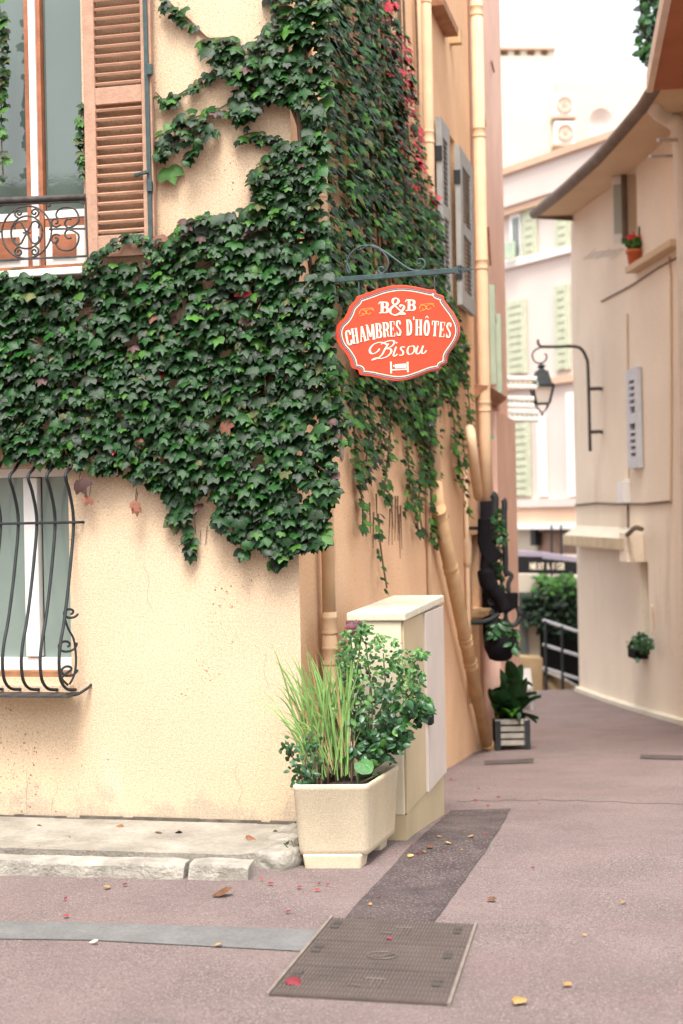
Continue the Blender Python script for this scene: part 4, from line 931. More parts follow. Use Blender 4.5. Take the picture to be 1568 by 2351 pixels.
OVAL = [leaf_mesh('leaf', 'oval', None, s) for s in range(4)]
def bush(root, pts_fun, n, szr, mats_w, nparts):
    Lx = []
    for i in range(n):
        p, nn = pts_fun(); sz = rn.uniform(*szr)
        Lx.append((leaf_mtx(p, nn, sz, rn.uniform(-1.6, 1.6), rn.uniform(-.2, 1.0), rn), sz, pick(rn, mats_w)))
    foliage(root, Lx, OVAL, nparts, 'leaf', 'foliage', list(mats_w))
rb = thing('rose_bush', onZ(850, 1780, HP - .04), 'dense green rose bush in planter before the beige cabinet', 'bush')
DB = 7.22
clumps = [(840, 1480, 45, 40), (880, 1500, 50, 45), (810, 1530, 38, 40), (900, 1555, 48, 45), (850, 1570, 60, 50), (930, 1520, 30, 35), (880, 1620, 60, 45), (850, 1660, 55, 45), (900, 1660, 40, 40), (935, 1600, 30, 40), (960, 1610, 26, 24), (800, 1600, 40, 50), (860, 1705, 45, 30), (805, 1470, 25, 30), (830, 1440, 22, 18), (955, 1560, 20, 25), (840, 1720, 40, 30), (890, 1715, 30, 30), (905, 1690, 35, 30), (820, 1680, 30, 40), (945, 1640, 26, 26), (975, 1620, 16, 20), (965, 1500, 14, 12), (795, 1510, 26, 30)]
def rpt():
    c = rn.choice(clumps); a, r_ = rn.uniform(0, 6.283), math.sqrt(rn.random()) ; x, y = c[0] + c[2] * r_ * math.cos(a), c[1] + c[3] * r_ * math.sin(a)
    D = DB + rn.uniform(-.20, .12); return atD(x, y, D), (Fw * -1 + Rt * rn.uniform(-.9, .9) + Up * .4)
Lx = []
for i in range(1550):
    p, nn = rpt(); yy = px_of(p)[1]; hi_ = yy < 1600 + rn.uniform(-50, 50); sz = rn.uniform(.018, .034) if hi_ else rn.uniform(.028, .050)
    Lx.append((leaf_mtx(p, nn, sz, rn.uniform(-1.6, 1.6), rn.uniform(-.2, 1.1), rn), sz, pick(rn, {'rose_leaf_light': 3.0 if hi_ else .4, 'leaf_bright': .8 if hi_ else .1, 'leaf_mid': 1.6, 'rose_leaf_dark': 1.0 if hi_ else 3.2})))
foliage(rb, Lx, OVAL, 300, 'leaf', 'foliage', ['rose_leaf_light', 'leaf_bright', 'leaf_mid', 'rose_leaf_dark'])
broot = atD(838, 1785, DB - .05)
for c in clumps:
    e_ = atD(c[0], c[1], DB - .04); md = broot.lerp(e_, .55) + Rt * rn.uniform(-.05, .05)
    MB().tube(spline([broot + Rt * rn.uniform(-.04, .04), md, e_], 5), .0035, 5).build('stem', 'stem_green', rb, smooth=True)
for (a, b_) in (((940, 1600), (980, 1605)), ((960, 1580), (968, 1540)), ((940, 1530), (972, 1502))):
    MB().tube([atD(a[0], a[1], DB - .08), atD(b_[0], b_[1], DB - .12)], .0025, 4).build('stem', 'stem_green', rb)
fp = atD(812, 1446, DB - .1); Lx = [(leaf_mtx(fp + Vector((rn.uniform(-.01, .01), rn.uniform(-.01, .01), .015)), Rt * rn.uniform(-1, 1) - Fw, .045, rn.uniform(-3, 3), .3, rn), 1, 'petal_plum') for k in range(9)]
foliage(rb, Lx, OVAL, 9, 'petal', 'petals', ['petal_plum'])
# broad-leaved plant
bl_ = thing('broad_leaf_plant', onZ(822, 1790, HP - .05), 'low plant with one big bright green crinkled leaf in planter', 'plant')
ROUND = leaf_mesh('leaf', 'round', None, 4)
for (x, y, sz, ro, D_) in ((826, 1748, .080, .5, 6.98), (808, 1722, .075, -.7, 7.06), (868, 1778, .035, 1.2, 7.1)):
    p = atD(x, y, D_); link('leaf', ROUND.mesh('leaf', 'big_leaf' if sz > .077 else 'leaf_mid', False), bl_, mtx=leaf_mtx(p, -Fw + Rt * (ro - .3), sz, ro, .9, rn))
    MB().tube([p, atD(822, 1800, 7.0)], .004, 5).build('stem', 'stem_green', bl_)
# small shrub at the planter's left rim
ss = thing('young_shrub', onZ(690, 1795, HP - .04), 'thin young shrub with small dark leaves leaning over planter rim beside lemongrass', 'shrub')
twigs = [[(688, 1800), (678, 1760), (664, 1715), (655, 1700)], [(700, 1800), (702, 1740), (712, 1690)], [(705, 1800), (722, 1750), (728, 1700)], [(695, 1800), (690, 1770), (672, 1745)]]
for tw in twigs: MB().tube(spline([atD(x, y, 6.93) for x, y in tw], 5), .003, 5).build('stem', 'stem_brown', ss)
def spt():
    tw = rn.choice(twigs); i = rn.randrange(len(tw) - 1); t = rn.random(); x = tw[i][0] + (tw[i + 1][0] - tw[i][0]) * t; y = tw[i][1] + (tw[i + 1][1] - tw[i][1]) * t
    return atD(x + rn.gauss(0, 9), y + rn.gauss(0, 9), 6.93 + rn.uniform(-.06, .06)), (-Fw + Rt * rn.uniform(-1, 1))
bush(ss, spt, 130, (.022, .04), {'rose_leaf_dark': 3, 'leaf_mid': 1}, 130)
# weed at the planter's foot
wd_o = thing('weed', onG(690, 1985), 'small green weed growing between kerb stones and planter foot', 'weed')
for (x, y, tx, ty, s_) in ((690, 1980, 652, 1936, .08), (690, 1980, 672, 1945, .07), (692, 1985, 680, 1960, .06), (690, 1985, 700, 1955, .06), (690, 1975, 668, 1930, .05)):
    p = atD(tx, ty, 6.95); link('leaf', OVAL[0].mesh('leaf', 'leaf_mid', True), wd_o, mtx=leaf_mtx(atD((x + tx) / 2, (y + ty) / 2, 6.95), -Fw, s_ * 1.3, rn.uniform(-.9, .9) + (2.2 if tx < x else -2.2), .2, rn))
    MB().tube([atD(x, y, 6.95), p], .003, 4).build('stem', 'stem_green', wd_o)

# ================================================================== ACCESS COVER IN THE STREET
mc = [onG(x, y) for x, y in ((762, 2112), (1092, 2127), (1030, 2312), (617, 2288))]
zc_ = .006
mh = thing('access_cover', (mc[0] + mc[2]) / 2, 'rusty brown ribbed iron access cover of three panels in the street', 'access cover')
def mq(u, v, z=0): 
    a = mc[3].lerp(mc[2], u); b_ = mc[0].lerp(mc[1], u); p = a.lerp(b_, v); return Vector((p.x, p.y, z))
for (u0, u1, v0, v1) in ((-.012, .006, -.01, 1.01), (.994, 1.012, -.01, 1.01)):
    fm = MB(); fm.hexa([mq(u0, v0, -.05), mq(u1, v0, -.05), mq(u1, v1, -.05), mq(u0, v1, -.05), mq(u0, v0, .016), mq(u1, v0, .016), mq(u1, v1, .016), mq(u0, v1, .016)])
    fm.build('frame_edge', 'manhole_edge', mh)
for i in range(3):
    v0, v1 = i / 3 + .004, (i + 1) / 3 - .004
    b = MB(); b.hexa([mq(.008, v0, -.05), mq(.992, v0, -.05), mq(.992, v1, -.05), mq(.008, v1, -.05), mq(.008, v0, .010), mq(.992, v0, .010), mq(.992, v1, .010), mq(.008, v1, .010)])
    pan = b.build('panel', 'manhole_iron', mh)
    b = MB(); nu = 44
    for k in range(nu):
        u = .02 + .96 * (k + .5) / nu
        for j in range(6):
            va = v0 + (v1 - v0) * (j + .12) / 6; vb = v0 + (v1 - v0) * (j + .88) / 6; du_ = .0052
            b.hexa([mq(u - du_, va, .009), mq(u + du_, va, .009), mq(u + du_, vb, .009), mq(u - du_, vb, .009), mq(u - du_ * .6, va, .0135), mq(u + du_ * .6, va, .0135), mq(u + du_ * .6, vb, .0135), mq(u - du_ * .6, vb, .0135)])
    b.build('ribs', 'manhole_rib', pan, kind='stuff')
    for u in (.075, .90):
        for dv in (-.028, .028):
            vm = (v0 + v1) / 2 + .05 + dv; b = MB(); b.hexa([mq(u - .026, vm - .017, .010), mq(u + .026, vm - .017, .010), mq(u + .026, vm + .017, .010), mq(u - .026, vm + .017, .010), mq(u - .026, vm - .017, .0146), mq(u + .026, vm - .017, .0146), mq(u + .026, vm + .017, .0146), mq(u - .026, vm + .017, .0146)])
            b.build('lifting_slot', 'iron_rust', pan)
    b = MB(); um, vm = .5, (v0 + v1) / 2
    if i == 1:
        b.tube([mq(um + .09 * math.cos(t * .33), vm + .045 * math.sin(t * .33), .014) for t in range(20)], .0028, 5)
        b.tube([mq(um - .06, vm - .01, .014), mq(um, vm - .02, .014), mq(um + .07, vm + .03, .014)], .003, 5)
    else:
        b.tube([mq(um - .10, vm + .05, .014), mq(um - .09, vm - .03, .014), mq(um - .02, vm - .04, .014)], .003, 5)
        b.tube([mq(um - .02, vm + .05, .014), mq(um + .10, vm + .05, .014)], .003, 5); b.tube([mq(um + .03, vm + .05, .014), mq(um + .03, vm - .05, .014)], .003, 5); b.tube([mq(um + .08, vm + .05, .014), mq(um + .08, vm - .04, .014)], .003, 5)
    b.build('emblem', 'manhole_rib', pan)

# ================================================================== FALLEN LEAVES
FL = [leaf_mesh('leaf', 'ivy', None, 40), leaf_mesh('leaf', 'oval', None, 41), leaf_mesh('leaf', 'small', None, 42)]
for t_ in FL:
    t_.v = [(x, y + .5, (z * 1.6 + .35 * x * x + .22 * (y + .5) ** 2)) for x, y, z in t_.v]
    mz = min(v[2] for v in t_.v); t_.v = [(x, y, z - mz) for x, y, z in t_.v]
fall = [(680, 2258, .06, 'fall_red', 'curled red and tan fallen leaf lying on the iron cover'), (895, 2155, .038, 'fall_red', 'pink fallen leaf lying on the iron cover beside its upper emblem'), (510, 2052, .095, 'fall_brown', 'large dark curled dead leaf lying on the street beyond the kerb'),
        (1188, 2300, .05, 'fall_yellow', 'yellow tan fallen leaf alone on the bare asphalt'), (215, 2162, .036, 'fall_pale', 'pale fallen petal lying on the grey asphalt band'), (246, 2036, .045, 'fall_yellow', 'orange yellow fallen leaf on the street near the kerb')]
red = [(285, 2030), (150, 2062), (150, 2102), (600, 2018), (620, 2028), (732, 2028), (752, 2030), (686, 2036), (730, 2042), (660, 2092), (870, 2058), (945, 1940), (985, 1900), (1022, 1885), (1115, 1912), (1145, 1830), (1182, 1834), (1100, 1810), (1240, 1845), (1020, 1955), (1222, 1992), (1090, 1838), (1120, 1850), (1195, 1790), (1060, 1890), (1130, 1880), (1035, 1790), (960, 1958)]
brown = [(1000, 1935), (985, 1945), (975, 1955), (1030, 1935), (1010, 1920), (1430, 2070), (1345, 2145), (1130, 2065), (1300, 2260), (850, 2075), (500, 2168), (940, 1965), (1080, 1920), (1060, 1950)]
pv_ = [(272, 1898, .045), (410, 1912, .055), (577, 1927, .07), (455, 1880, .10), (366, 1912, .035), (632, 1908, .04), (92, 1895, .025), (90, 1942, .02), (210, 1956, .03), (160, 1922, .025)]
PATCHP = [(778, 2125), (935, 1952), (1035, 1862), (1172, 1858), (1110, 1962), (990, 2130)]
def where(x, y):
    if inpoly(x, y, PATCHP): return 'on the dark trench strip'
    if y < 1880: return 'on the alley floor beyond the cabinet'
    if x < 400: return 'on the street between kerb and grey band'
    if x < 900: return 'on the street before the planter'
    return 'on the bare asphalt right of the trench strip'
for (x, y) in red: fall.append((x, y, rn.uniform(.014, .028), 'fall_red', 'small crimson fallen leaf ' + where(x, y)))
for (x, y) in brown: fall.append((x, y, rn.uniform(.016, .034), rn.choice(['fall_brown', 'fall_yellow']), 'small dry tan fallen leaf ' + where(x, y)))
for (x, y, s_) in pv_: fall.append((x, y, s_, 'fall_brown', 'dry brown fallen leaf on the raised pavement'))
shared = {}
for (x, y, sz, m_, lab) in fall:
    onp = lab.endswith('pavement'); p = onZ(x, y, PZ) if onp else onG(x, y, .012)
    if 'cover' in lab: p = onZ(x, y, .012)
    k = (m_, rn.randrange(3));
    if k not in shared: shared[k] = FL[k[1]].mesh('fallen_leaf', m_, True)
    T = Matrix.Translation((p.x, p.y, p.z - .002)) @ Matrix.Rotation(rn.uniform(0, 6.28), 4, 'Z') @ Matrix.Rotation(rn.uniform(-.12, .12), 4, 'X') @ Matrix.Scale(sz, 4)
    o = link('fallen_leaf', shared[k], mtx=T); tag(o, lab, 'leaf', 'fallen leaves on the ground')
# twigs on the pavement
for (a, b_) in (((725, 0), (745, 0)),): pass

# ================================================================== PINK HOUSE DOWN THE ALLEY
yD = onA(1152, 300).y; yK = yC + .03
ph = thing('pink_house', (0, yK, -1), 'salmon pink house further down the left side of the alley', 'house')
b = MB(); wall_grid(b, (.004, 0, 0), (0, 1, 0), (1, 0, 0), yC + .002, yD, -3, Zt + .3, [], .1)
b.quad((.004, yD, -3), (-6, yD, -3), (-6, yD, Zt + .3), (.004, yD, Zt + .3)); b.quad((.004, yC + .002, Zt + .3), (.004, yD, Zt + .3), (-6, yD, Zt + .3), (-6, yC, Zt + .3)); b.build('wall', 'pink_stucco', ph)
# shop front: moulded cornice, pilaster
p0, p1 = onA(1118, 890, .12), onA(1163, 962, .12); zq = p0.z
b = MB(); prf = [(.0, -.09), (.03, -.09), (.05, -.05), (.10, -.02), (.12, .0), (.13, .02), (.0, .04)]
b.prism([(x, p0.y, zq + z) for x, z in prf], (0, min(p1.y, yD - .02) - p0.y, 0)); b.build('shop_cornice', 'brown_sill', ph)
b = MB(); b.box((.005, onA(1142, 1100, .09).y, -2.5), (.09, yD - .03, zq - .165)); b.build('pilaster', 'pink_stucco', ph)
for px_, yt, yb_ in ((1119, 590, 880), (1134, 655, 880), (1147, 720, 900)):
    p = onA(px_, 700, .05); b = MB(); b.box((.005, p.y - .02, onA(px_, yb_, .05).z), (.06, p.y + .05, onA(px_, yt, .05).z)); b.build('shutter_edge', 'green_shutter', ph)
for (px_, ya_, yb_) in ((1128, 140, 165), (1108, 240, 290), (1120, 520, 610), (1132, 690, 740)):
    p = onA(px_, ya_, .03); p2 = onA(px_ + 6, yb_, .03); MB().tube([p, p2], .012, 6).build('shutter_stay', 'brown_sill', ph)
p = onA(1127, 975, .07); b = MB(); b.box((.005, p.y - .08, p.z - .12), (.075, p.y + .06, p.z + .12)); bevel(b.build('meter_box', 'grey_plastic', ph), .02, 3)
p = onA(1132, 1003, .10); b = MB(); b.box((.005, p.y - .03, p.z - .018), (.10, p.y + .03, p.z + .018)); b.build('shop_plate', 'teal_sign', ph)
MB().tube([onA(1139, 900, .02), onA(1142, 1240, .02)], .03, 6).build('downpipe', 'pink_stucco', ph)
q = MB(); p = onA(1080, 1600, .03); 
# white slatted canopy beyond the pink house
cn = thing('slatted_canopy', atD(1180, 900, 17.6), 'white slatted canopy of three bars beyond the pink house', 'canopy')
for (xa, xb2, ya2, yb2) in ((1128, 1232, 868, 887), (1148, 1226, 914, 930), (1160, 1236, 945, 962)):
    D = 17.4
    for yy in (ya2, yb2): MB().tube([atD(xa, yy, D), atD(xb2, yy + 2, D)], .030, 6).build('rail', 'white_paint', cn)
    k = xa + 14
    while k < xb2: 
        MB().tube([atD(k, ya2, D), atD(k + 6, yb2, D)], .010, 5).build('slat', 'green_shutter', cn); k += 11
MB().tube([atD(1134, 868, 17.4), atD(1168, 962, 17.4)], .03, 6).build('side_rail', 'white_paint', cn)
MB().tube([Vector((-.1, yD - .1, atD(1134, 870, 17.4).z)), atD(1134, 870, 17.4)], .03, 6).build('wall_bracket', 'white_paint', cn)

# ---- ironwork, vine and basket on the pipe
iw = thing('iron_plant_bracket', onA(1112, 1440, .15), 'black wrought iron plant bracket with scrolls and ring fixed beside the downpipe', 'plant bracket')
DI = (onA(1112, 1400, .15) - CAM).dot(Fw)
def ap(x, y, d=0): return atD(x, y, DI + d)
c9 = lambda x, y: ((1600 + x / 3.484) / 1.5306, (1700 + y / 3.484) / 1.5306)
def ap9(x, y, d=0): return ap(*c9(x, y), d)
b = MB(); b.prism([ap9(285, 425, -.05), ap9(440, 425, -.05), ap9(425, 720, -.05), ap9(600, 875, -.05), ap9(520, 940, -.05), ap9(420, 1000, -.05), ap9(320, 860, -.05), ap9(280, 720, -.05)], Fw * .10); bevel(b.build('drip_hood', 'black_cloth', iw), .01)
MB().tube(spline([ap9(380, 900), ap9(370, 1000), ap9(380, 1120), ap9(410, 1230), ap9(490, 1330), ap9(570, 1430), ap9(620, 1560)], 5), [.05] * 8 + [.08] * 10 + [.07] * 13, 8).build('twisted_arm', 'black_cloth', iw, smooth=True)
MB().tube(spline([ap9(150, 1700, -.1), ap9(320, 1690, -.02), ap9(450, 1650), ap9(540, 1590)], 5), .022, 6).build('arm', 'iron_dark', iw, smooth=True)
MB().tube([ap9(150, 545, -.1), ap9(290, 545)], .016, 6).build('stay', 'iron_dark', iw)
MB().tube([ap9(700 + 85 * math.cos(t * .4), 1610 + 125 * math.sin(t * .4)) for t in range(17)], .022, 6).build('ring', 'iron_dark', iw, smooth=True)
b = MB(); b.prism([ap9(625, 1340, -.05), ap9(770, 1335, -.05), ap9(770, 1500, -.05), ap9(620, 1600, -.05)], Fw * .09); bevel(b.build('lantern_box', 'black_cloth', iw), .012)
MB().tube(spline([ap9(655, 1340), ap9(650, 1220), ap9(690, 1130), ap9(640, 1080)], 4), .02, 6).build('hook', 'iron_dark', iw, smooth=True)
for c_, r_ in (((450, 1570), 40), ((440, 1440), 45), ((490, 1690), 45)):
    MB().tube([ap9(*p) for p in spiral(c_, r_, 8, .5, 1.4)], .008, 5).build('scroll', 'iron_dark', iw, smooth=True)
for k, pts in enumerate(([(445, 130), (475, 150), (485, 200), (482, 400), (480, 560), (485, 720)], [(580, 195), (600, 230), (597, 400), (600, 650), (612, 880), (612, 1050), (640, 1130)])):
    p_ = spline([ap9(x, y, .25) for x, y in pts], 4); MB().tube(p_, .036 - .008 * k, 7).build('upright', 'iron_dark', iw, smooth=True)
hb = thing('hanging_basket', ap9(550, 1950), 'dark half-round hanging basket with trailing green plant beside the downpipe', 'hanging basket')
bc = ap9(545, 1900, .1); b = MB(); b.lathe(bc, [(.05, -.20), (.10, -.18), (.145, -.08), (.155, .02), (.14, .02), (.12, -.02)], 16); b.build('basket', 'black_cloth', hb, smooth=True)
for s_ in (-1, 1): MB().tube([bc + Rt * .13 * s_, ap9(600, 1640, .1)], .006, 4).build('chain', 'iron_dark', hb)
def hpt():
    a, r_ = rn.uniform(0, 6.28), rn.random() ** .5; x, y = 550 + 110 * r_ * math.cos(a), 1790 + 130 * r_ * math.sin(a)
    if rn.random() < .22: x, y = rn.uniform(670, 715), rn.uniform(1750, 2030)
    return ap9(x, y, rn.uniform(-.05, .25)), (-Fw + Rt * rn.uniform(-1, 1))
bush(hb, hpt, 170, (.05, .10), {'rose_leaf_dark': 2, 'leaf_mid': 1.2, 'leaf_bright': .3}, 60)
vn = thing('young_vine', ap9(520, 1250, .2), 'thin green vine climbing between the black iron uprights', 'vine')
MB().tube(spline([ap9(x, y, .2) for x, y in ((580, 1270), (540, 1050), (560, 900), (520, 700), (520, 450), (510, 310))], 5), .008, 5).build('stem', 'stem_green', vn)
def vpt():
    y = rn.uniform(300, 1290); return ap9(525 + 40 * math.sin(y * .012) + rn.gauss(0, 18), y, .15 + rn.uniform(-.1, .1)), (-Fw + Rt * rn.uniform(-1, 1))
bush(vn, vpt, 70, (.05, .085), {'leaf_deep': 1, 'leaf_mid': 1.5, 'leaf_dusk': 1.0}, 70)
# ---- slatted wooden planter box
wb0 = onG(1134, 1724); wb0.x = max(wb0.x, .18); wz = ground_z(wb0.x, wb0.y)
Dw = (wb0 - CAM).dot(Fw)
x1_ = atD(1208, 1724, Dw); wlen = (x1_ - wb0).dot(Rt); hgt = (1724 - 1648) / FPX * Dw
wbx = thing('wooden_planter_box', wb0, 'weathered grey slatted wooden planter box at the pink house wall', 'planter box')
e1 = Rt * wlen; e2 = Fw * .5
for i in range(4):
    z0 = wz + .05 + (hgt - .05) * i / 4; z1 = z0 + (hgt - .05) / 4 - .02
    for (o0, ex, ey) in ((Vector((0, 0, 0)), e1 * .93, Fw * .03), (e1 * .955, e2, Rt * .03), (e2, e1 * .93, Fw * .03)):
        c = Vector((wb0.x, wb0.y, 0)) + o0; b = MB(); b.hexa([Vector((*(c + q).xy, z)) for z in (z0, z1) for q in (Vector((0, 0, 0)), ex, ex + ey, ey)]); b.build('slat', 'weathered_wood', wbx)
for o0 in (e1 * .97, e1 * .97 + e2, Vector((0, 0, 0)) + e2, Vector((0, 0, 0))):
    c = Vector((wb0.x, wb0.y, 0)) + o0 - Fw * .004; b = MB(); b.hexa([Vector((*(c + q).xy, z)) for z in (wz - .03, wz + hgt - .03) for q in (Vector((0, 0, 0)), Rt * .05, Rt * .05 + Fw * .05, Fw * .05)]); b.build('post', 'iron_dark', wbx)
b = MB(); c = Vector((wb0.x, wb0.y, 0)); b.hexa([Vector((*(c + q).xy, z)) for z in (wz + .05, wz + hgt - .06) for q in (e1 * .03 + Fw * .032, e1 * .94 + Fw * .032, e1 * .94 + e2 * .95, e1 * .03 + e2 * .95)]); b.build('soil', 'soil', wbx)
bp2 = thing('banana_plant', wb0 + e1 * .5 + e2 * .5 + Up * (hgt - .1), 'broad dark leaved plant growing in the wooden planter box', 'plant')
def big_leaf(p0, p1, wd, m, sag=.12):
    b = MB(); n = 8; sd = (p1 - p0).cross(Up + Fw * .6).normalized(); pv = None
    for i in range(n + 1):
        t = i / n; p = p0.lerp(p1, t) + Up * (sag * 4 * t * (1 - t)); ww = wd * math.sin(math.pi * (t ** .8) * .97 + .05); cur = [p - sd * ww + Up * .02, p - Up * .01, p + sd * ww + Up * .02]
        if pv: b.quad(pv[0], pv[1], cur[1], cur[0]); b.quad(pv[1], pv[2], cur[2], cur[1])
        pv = cur
    b.build('leaf', m, bp2, smooth=True)
ctr = lambda: atD(1170 + rn.uniform(-25, 25), 1650, Dw + rn.uniform(.1, .4))
for (x, y, m_, w_) in ((1130, 1588, 'leaf_deep', .07), (1150, 1555, 'leaf_deep', .06), (1165, 1520, 'leaf_deep', .06), (1185, 1535, 'rose_leaf_dark', .06), (1210, 1560, 'rose_leaf_dark', .06), (1232, 1592, 'rose_leaf_dark', .04), (1140, 1610, 'rose_leaf_dark', .08), (1215, 1605, 'leaf_deep', .06), (1180, 1560, 'rose_leaf_dark', .08), (1160, 1590, 'rose_leaf_dark', .08),
                       (1232, 1660, 'leaf_mid', .07), (1205, 1625, 'leaf_mid', .08), (1150, 1630, 'leaf_mid', .08), (1138, 1655, 'leaf_mid', .07), (1185, 1640, 'leaf_mid', .09), (1168, 1640, 'leaf_bright', .07), (1135, 1635, 'leaf_deep', .09), (1195, 1665, 'leaf_deep', .07), (1160, 1668, 'leaf_deep', .07), (1236, 1650, 'leaf_deep', .06), (1222, 1575, 'leaf_deep', .035), (1242, 1600, 'rose_leaf_dark', .03), (1128, 1595, 'rose_leaf_dark', .07), (1148, 1540, 'rose_leaf_dark', .05), (1200, 1530, 'rose_leaf_dark', .04), (1176, 1650, 'leaf_bright', .08), (1205, 1650, 'leaf_mid', .08)):
    big_leaf(ctr(), atD(x, y, Dw + rn.uniform(-.1, .3)), w_ * 1.2, m_, rn.uniform(.03, .15))

# ================================================================== RIGHT-HAND HOUSE
def sR(x, y=1175): return (onR(x, y) - PR).dot(dR)
sEnd = sR(1322, 1175); sNear = -3.0
rh = thing('right_house', PR + dR * sEnd - Up * 1.5, 'beige plastered house with overhanging eave on the right of the alley', 'house')
def RP(s, z, off=0.0): p = PR + dR * s + nR * off; return Vector((p.x, p.y, z))
eave = [(1226, 492), (1300, 430), (1370, 366), (1430, 298), (1475, 245), (1500, 205)]
EO = .55
eg = [onR(x, y, EO) for x, y in eave]
eg += [eg[-1] + (eg[-1] - eg[-2]).normalized() * k for k in (.6, 1.2)]
es = [(p - PR).dot(dR) for p in eg]
ztop = lambda s: 0
def eave_z(s):
    for i in range(len(es) - 1):
        if es[i] >= s >= es[i + 1]: t = (es[i] - s) / (es[i] - es[i + 1]); return eg[i].z + (eg[i + 1].z - eg[i].z) * t
    return eg[0].z if s > es[0] else eg[-1].z
nsx = sorted({round(v, 3) for v in (wsx for wsx in (sR(1440), sR(1462), sR(1474, 1400), sR(1489, 1400)))})
wa, wb_ = sR(1462, 480), sR(1438, 480); wzt, wzb = onR(1450, 392).z, onR(1450, 575).z
na, nb_ = sR(1490, 1400), sR(1473, 1400); nzt, nzb = onR(1480, 1290).z, onR(1480, 1500).z
zc_w = eave_z(sEnd) - .05
b = MB(); wall_grid(b, PR - Up * PR.z, dR, nR, sNear, sEnd, -3.0, zc_w, [(wa, wb_, wzb, wzt), (na, nb_, nzb, nzt)], .22)
b.quad(RP(sEnd, -3), RP(sEnd, -3, -6), RP(sEnd, zc_w, -6), RP(sEnd, zc_w))
n_ = 24; ss_ = [sEnd + (sNear - sEnd) * i / n_ for i in range(n_ + 1)]
for i in range(n_):
    a, c = ss_[i], ss_[i + 1]; b.quad(RP(a, zc_w), RP(c, zc_w), RP(c, max(zc_w + .01, eave_z(c) + .02)), RP(a, max(zc_w + .01, eave_z(a) + .02)))
b.build('wall', 'right_stucco', rh)
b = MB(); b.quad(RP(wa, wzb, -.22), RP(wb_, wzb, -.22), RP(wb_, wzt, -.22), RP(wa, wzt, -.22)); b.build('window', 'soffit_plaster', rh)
b = MB(); b.quad(RP(na, nzb, -.22), RP(nb_, nzb, -.22), RP(nb_, nzt, -.22), RP(na, nzt, -.22)); b.build('niche_back', 'green_shutter', rh)
gt = MB().tube(eg, .068, 10).build('gutter', 'roof_brown', rh, smooth=True)
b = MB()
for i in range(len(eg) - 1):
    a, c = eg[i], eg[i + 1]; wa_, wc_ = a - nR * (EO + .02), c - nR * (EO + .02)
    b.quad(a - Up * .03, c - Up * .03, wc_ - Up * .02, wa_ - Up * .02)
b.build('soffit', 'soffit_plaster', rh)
b = MB()
for i in range(len(eg) - 1): a, c = eg[i], eg[i + 1]; b.quad(a + Up * .04, c + Up * .04, c - nR * 3.5 + Up * .3, a - nR * 3.5 + Up * .3)
q0 = eg[0]; b.add([q0 + Up * .04, q0 - nR * (EO + .3) + Up * .14, q0 - nR * (EO + .3) - Up * .12, q0 - Up * .06], [(0, 1, 2, 3)]); b.build('roof', 'roof_brown', rh)
# open casement and laundry rack
b = MB(); pz0, pz1 = onR(1436, 558).z, onR(1436, 405).z
P0, P1 = RP(wb_ - .02, pz0, .02), RP(wb_ + .05, pz0, .16); tvec = (P1 - P0); hv = Up * (pz1 - pz0); th = tvec.cross(Up).normalized() * .02
b.hexa([P0 - th, P1 - th, P1 + th, P0 + th, P0 - th + hv, P1 - th + hv, P1 + th + hv, P0 + th + hv]); cs = b.build('casement', 'white_paint', rh)
b = MB(); g0, g1 = P0 + tvec * .15 + Up * .1, P0 + tvec * .85 + Up * .1; hv2 = Up * (pz1 - pz0 - .2); th2 = th * 1.4
b.hexa([g0 - th2, g1 - th2, g1 + th2, g0 + th2, g0 - th2 + hv2, g1 - th2 + hv2, g1 + th2 + hv2, g0 + th2 + hv2]); b.build('pane', 'curtain', cs)
b = MB(); b.tube([P0 - th * 2, P0 - th * 2 + hv], .035, 6); b.build('casement_stile', 'roof_brown', cs)
lr = thing('laundry_rack', onR(1430, 575), 'folding wire laundry rack fixed below the open casement', 'laundry rack')
rz = onR(1432, 572).z; rs = sR(1432, 572)
for k in range(5): MB().tube([RP(rs + .0 + k * .12, rz, .02), RP(rs + .1 + k * .12, rz - .02, .36)], .0035, 4).build('wire', 'grey_plastic', lr)
for o_ in (.02, .19, .36): MB().tube([RP(rs - .05, rz, o_), RP(rs + .62, rz - .02, o_)], .0045, 4).build('wire', 'grey_plastic', lr)
# sill ledge with geranium
sRo = lambda x, y, o: (onR(x, y, o) - PR).dot(dR)
s0, s1 = sRo(1543, 592, .12), sRo(1438, 600, .12); zl = onR(1457, 607, .085).z
b = MB(); b.hexa([RP(s0, zl - .07, -.01), RP(s1, zl - .07, -.01), RP(s1, zl - .07, .14), RP(s0, zl - .07, .14), RP(s0, zl, -.01), RP(s1, zl, -.01), RP(s1, zl, .14), RP(s0, zl, .14)]); b.build('ledge', 'soffit_plaster', rh)
fpz = zl; fs = sRo(1457, 600, .07); fc = RP(fs, fpz, .07)
fpot = thing('geranium_pot', fc, 'terracotta pot with red geraniums on the ledge of the right house', 'flower pot')
kpx = (fc - CAM).dot(Fw) / FPX
b = MB(); b.lathe(fc, [(.07, 0), (.09, 28 * kpx), (.102, 28 * kpx), (.104, 35 * kpx), (.09, 35 * kpx), (.08, 33 * kpx)], 16); b.build('pot', 'terracotta', fpot, smooth=True)
Lx = []
for k in range(60):
    a, r_ = rn.uniform(0, 6.28), rn.random() ** .5 * .11; p = fc + Vector((r_ * math.cos(a), r_ * math.sin(a), 38 * kpx + rn.uniform(0, .12))); Lx.append((leaf_mtx(p, -Fw + Rt * rn.uniform(-1, 1), rn.uniform(.04, .06), rn.uniform(-2, 2), .4, rn), 1, 'leaf_bright'))
foliage(fpot, Lx, [leaf_mesh('leaf', 'round', None, 3)], 30, 'leaf', 'foliage', ['leaf_bright'])
Lx = []
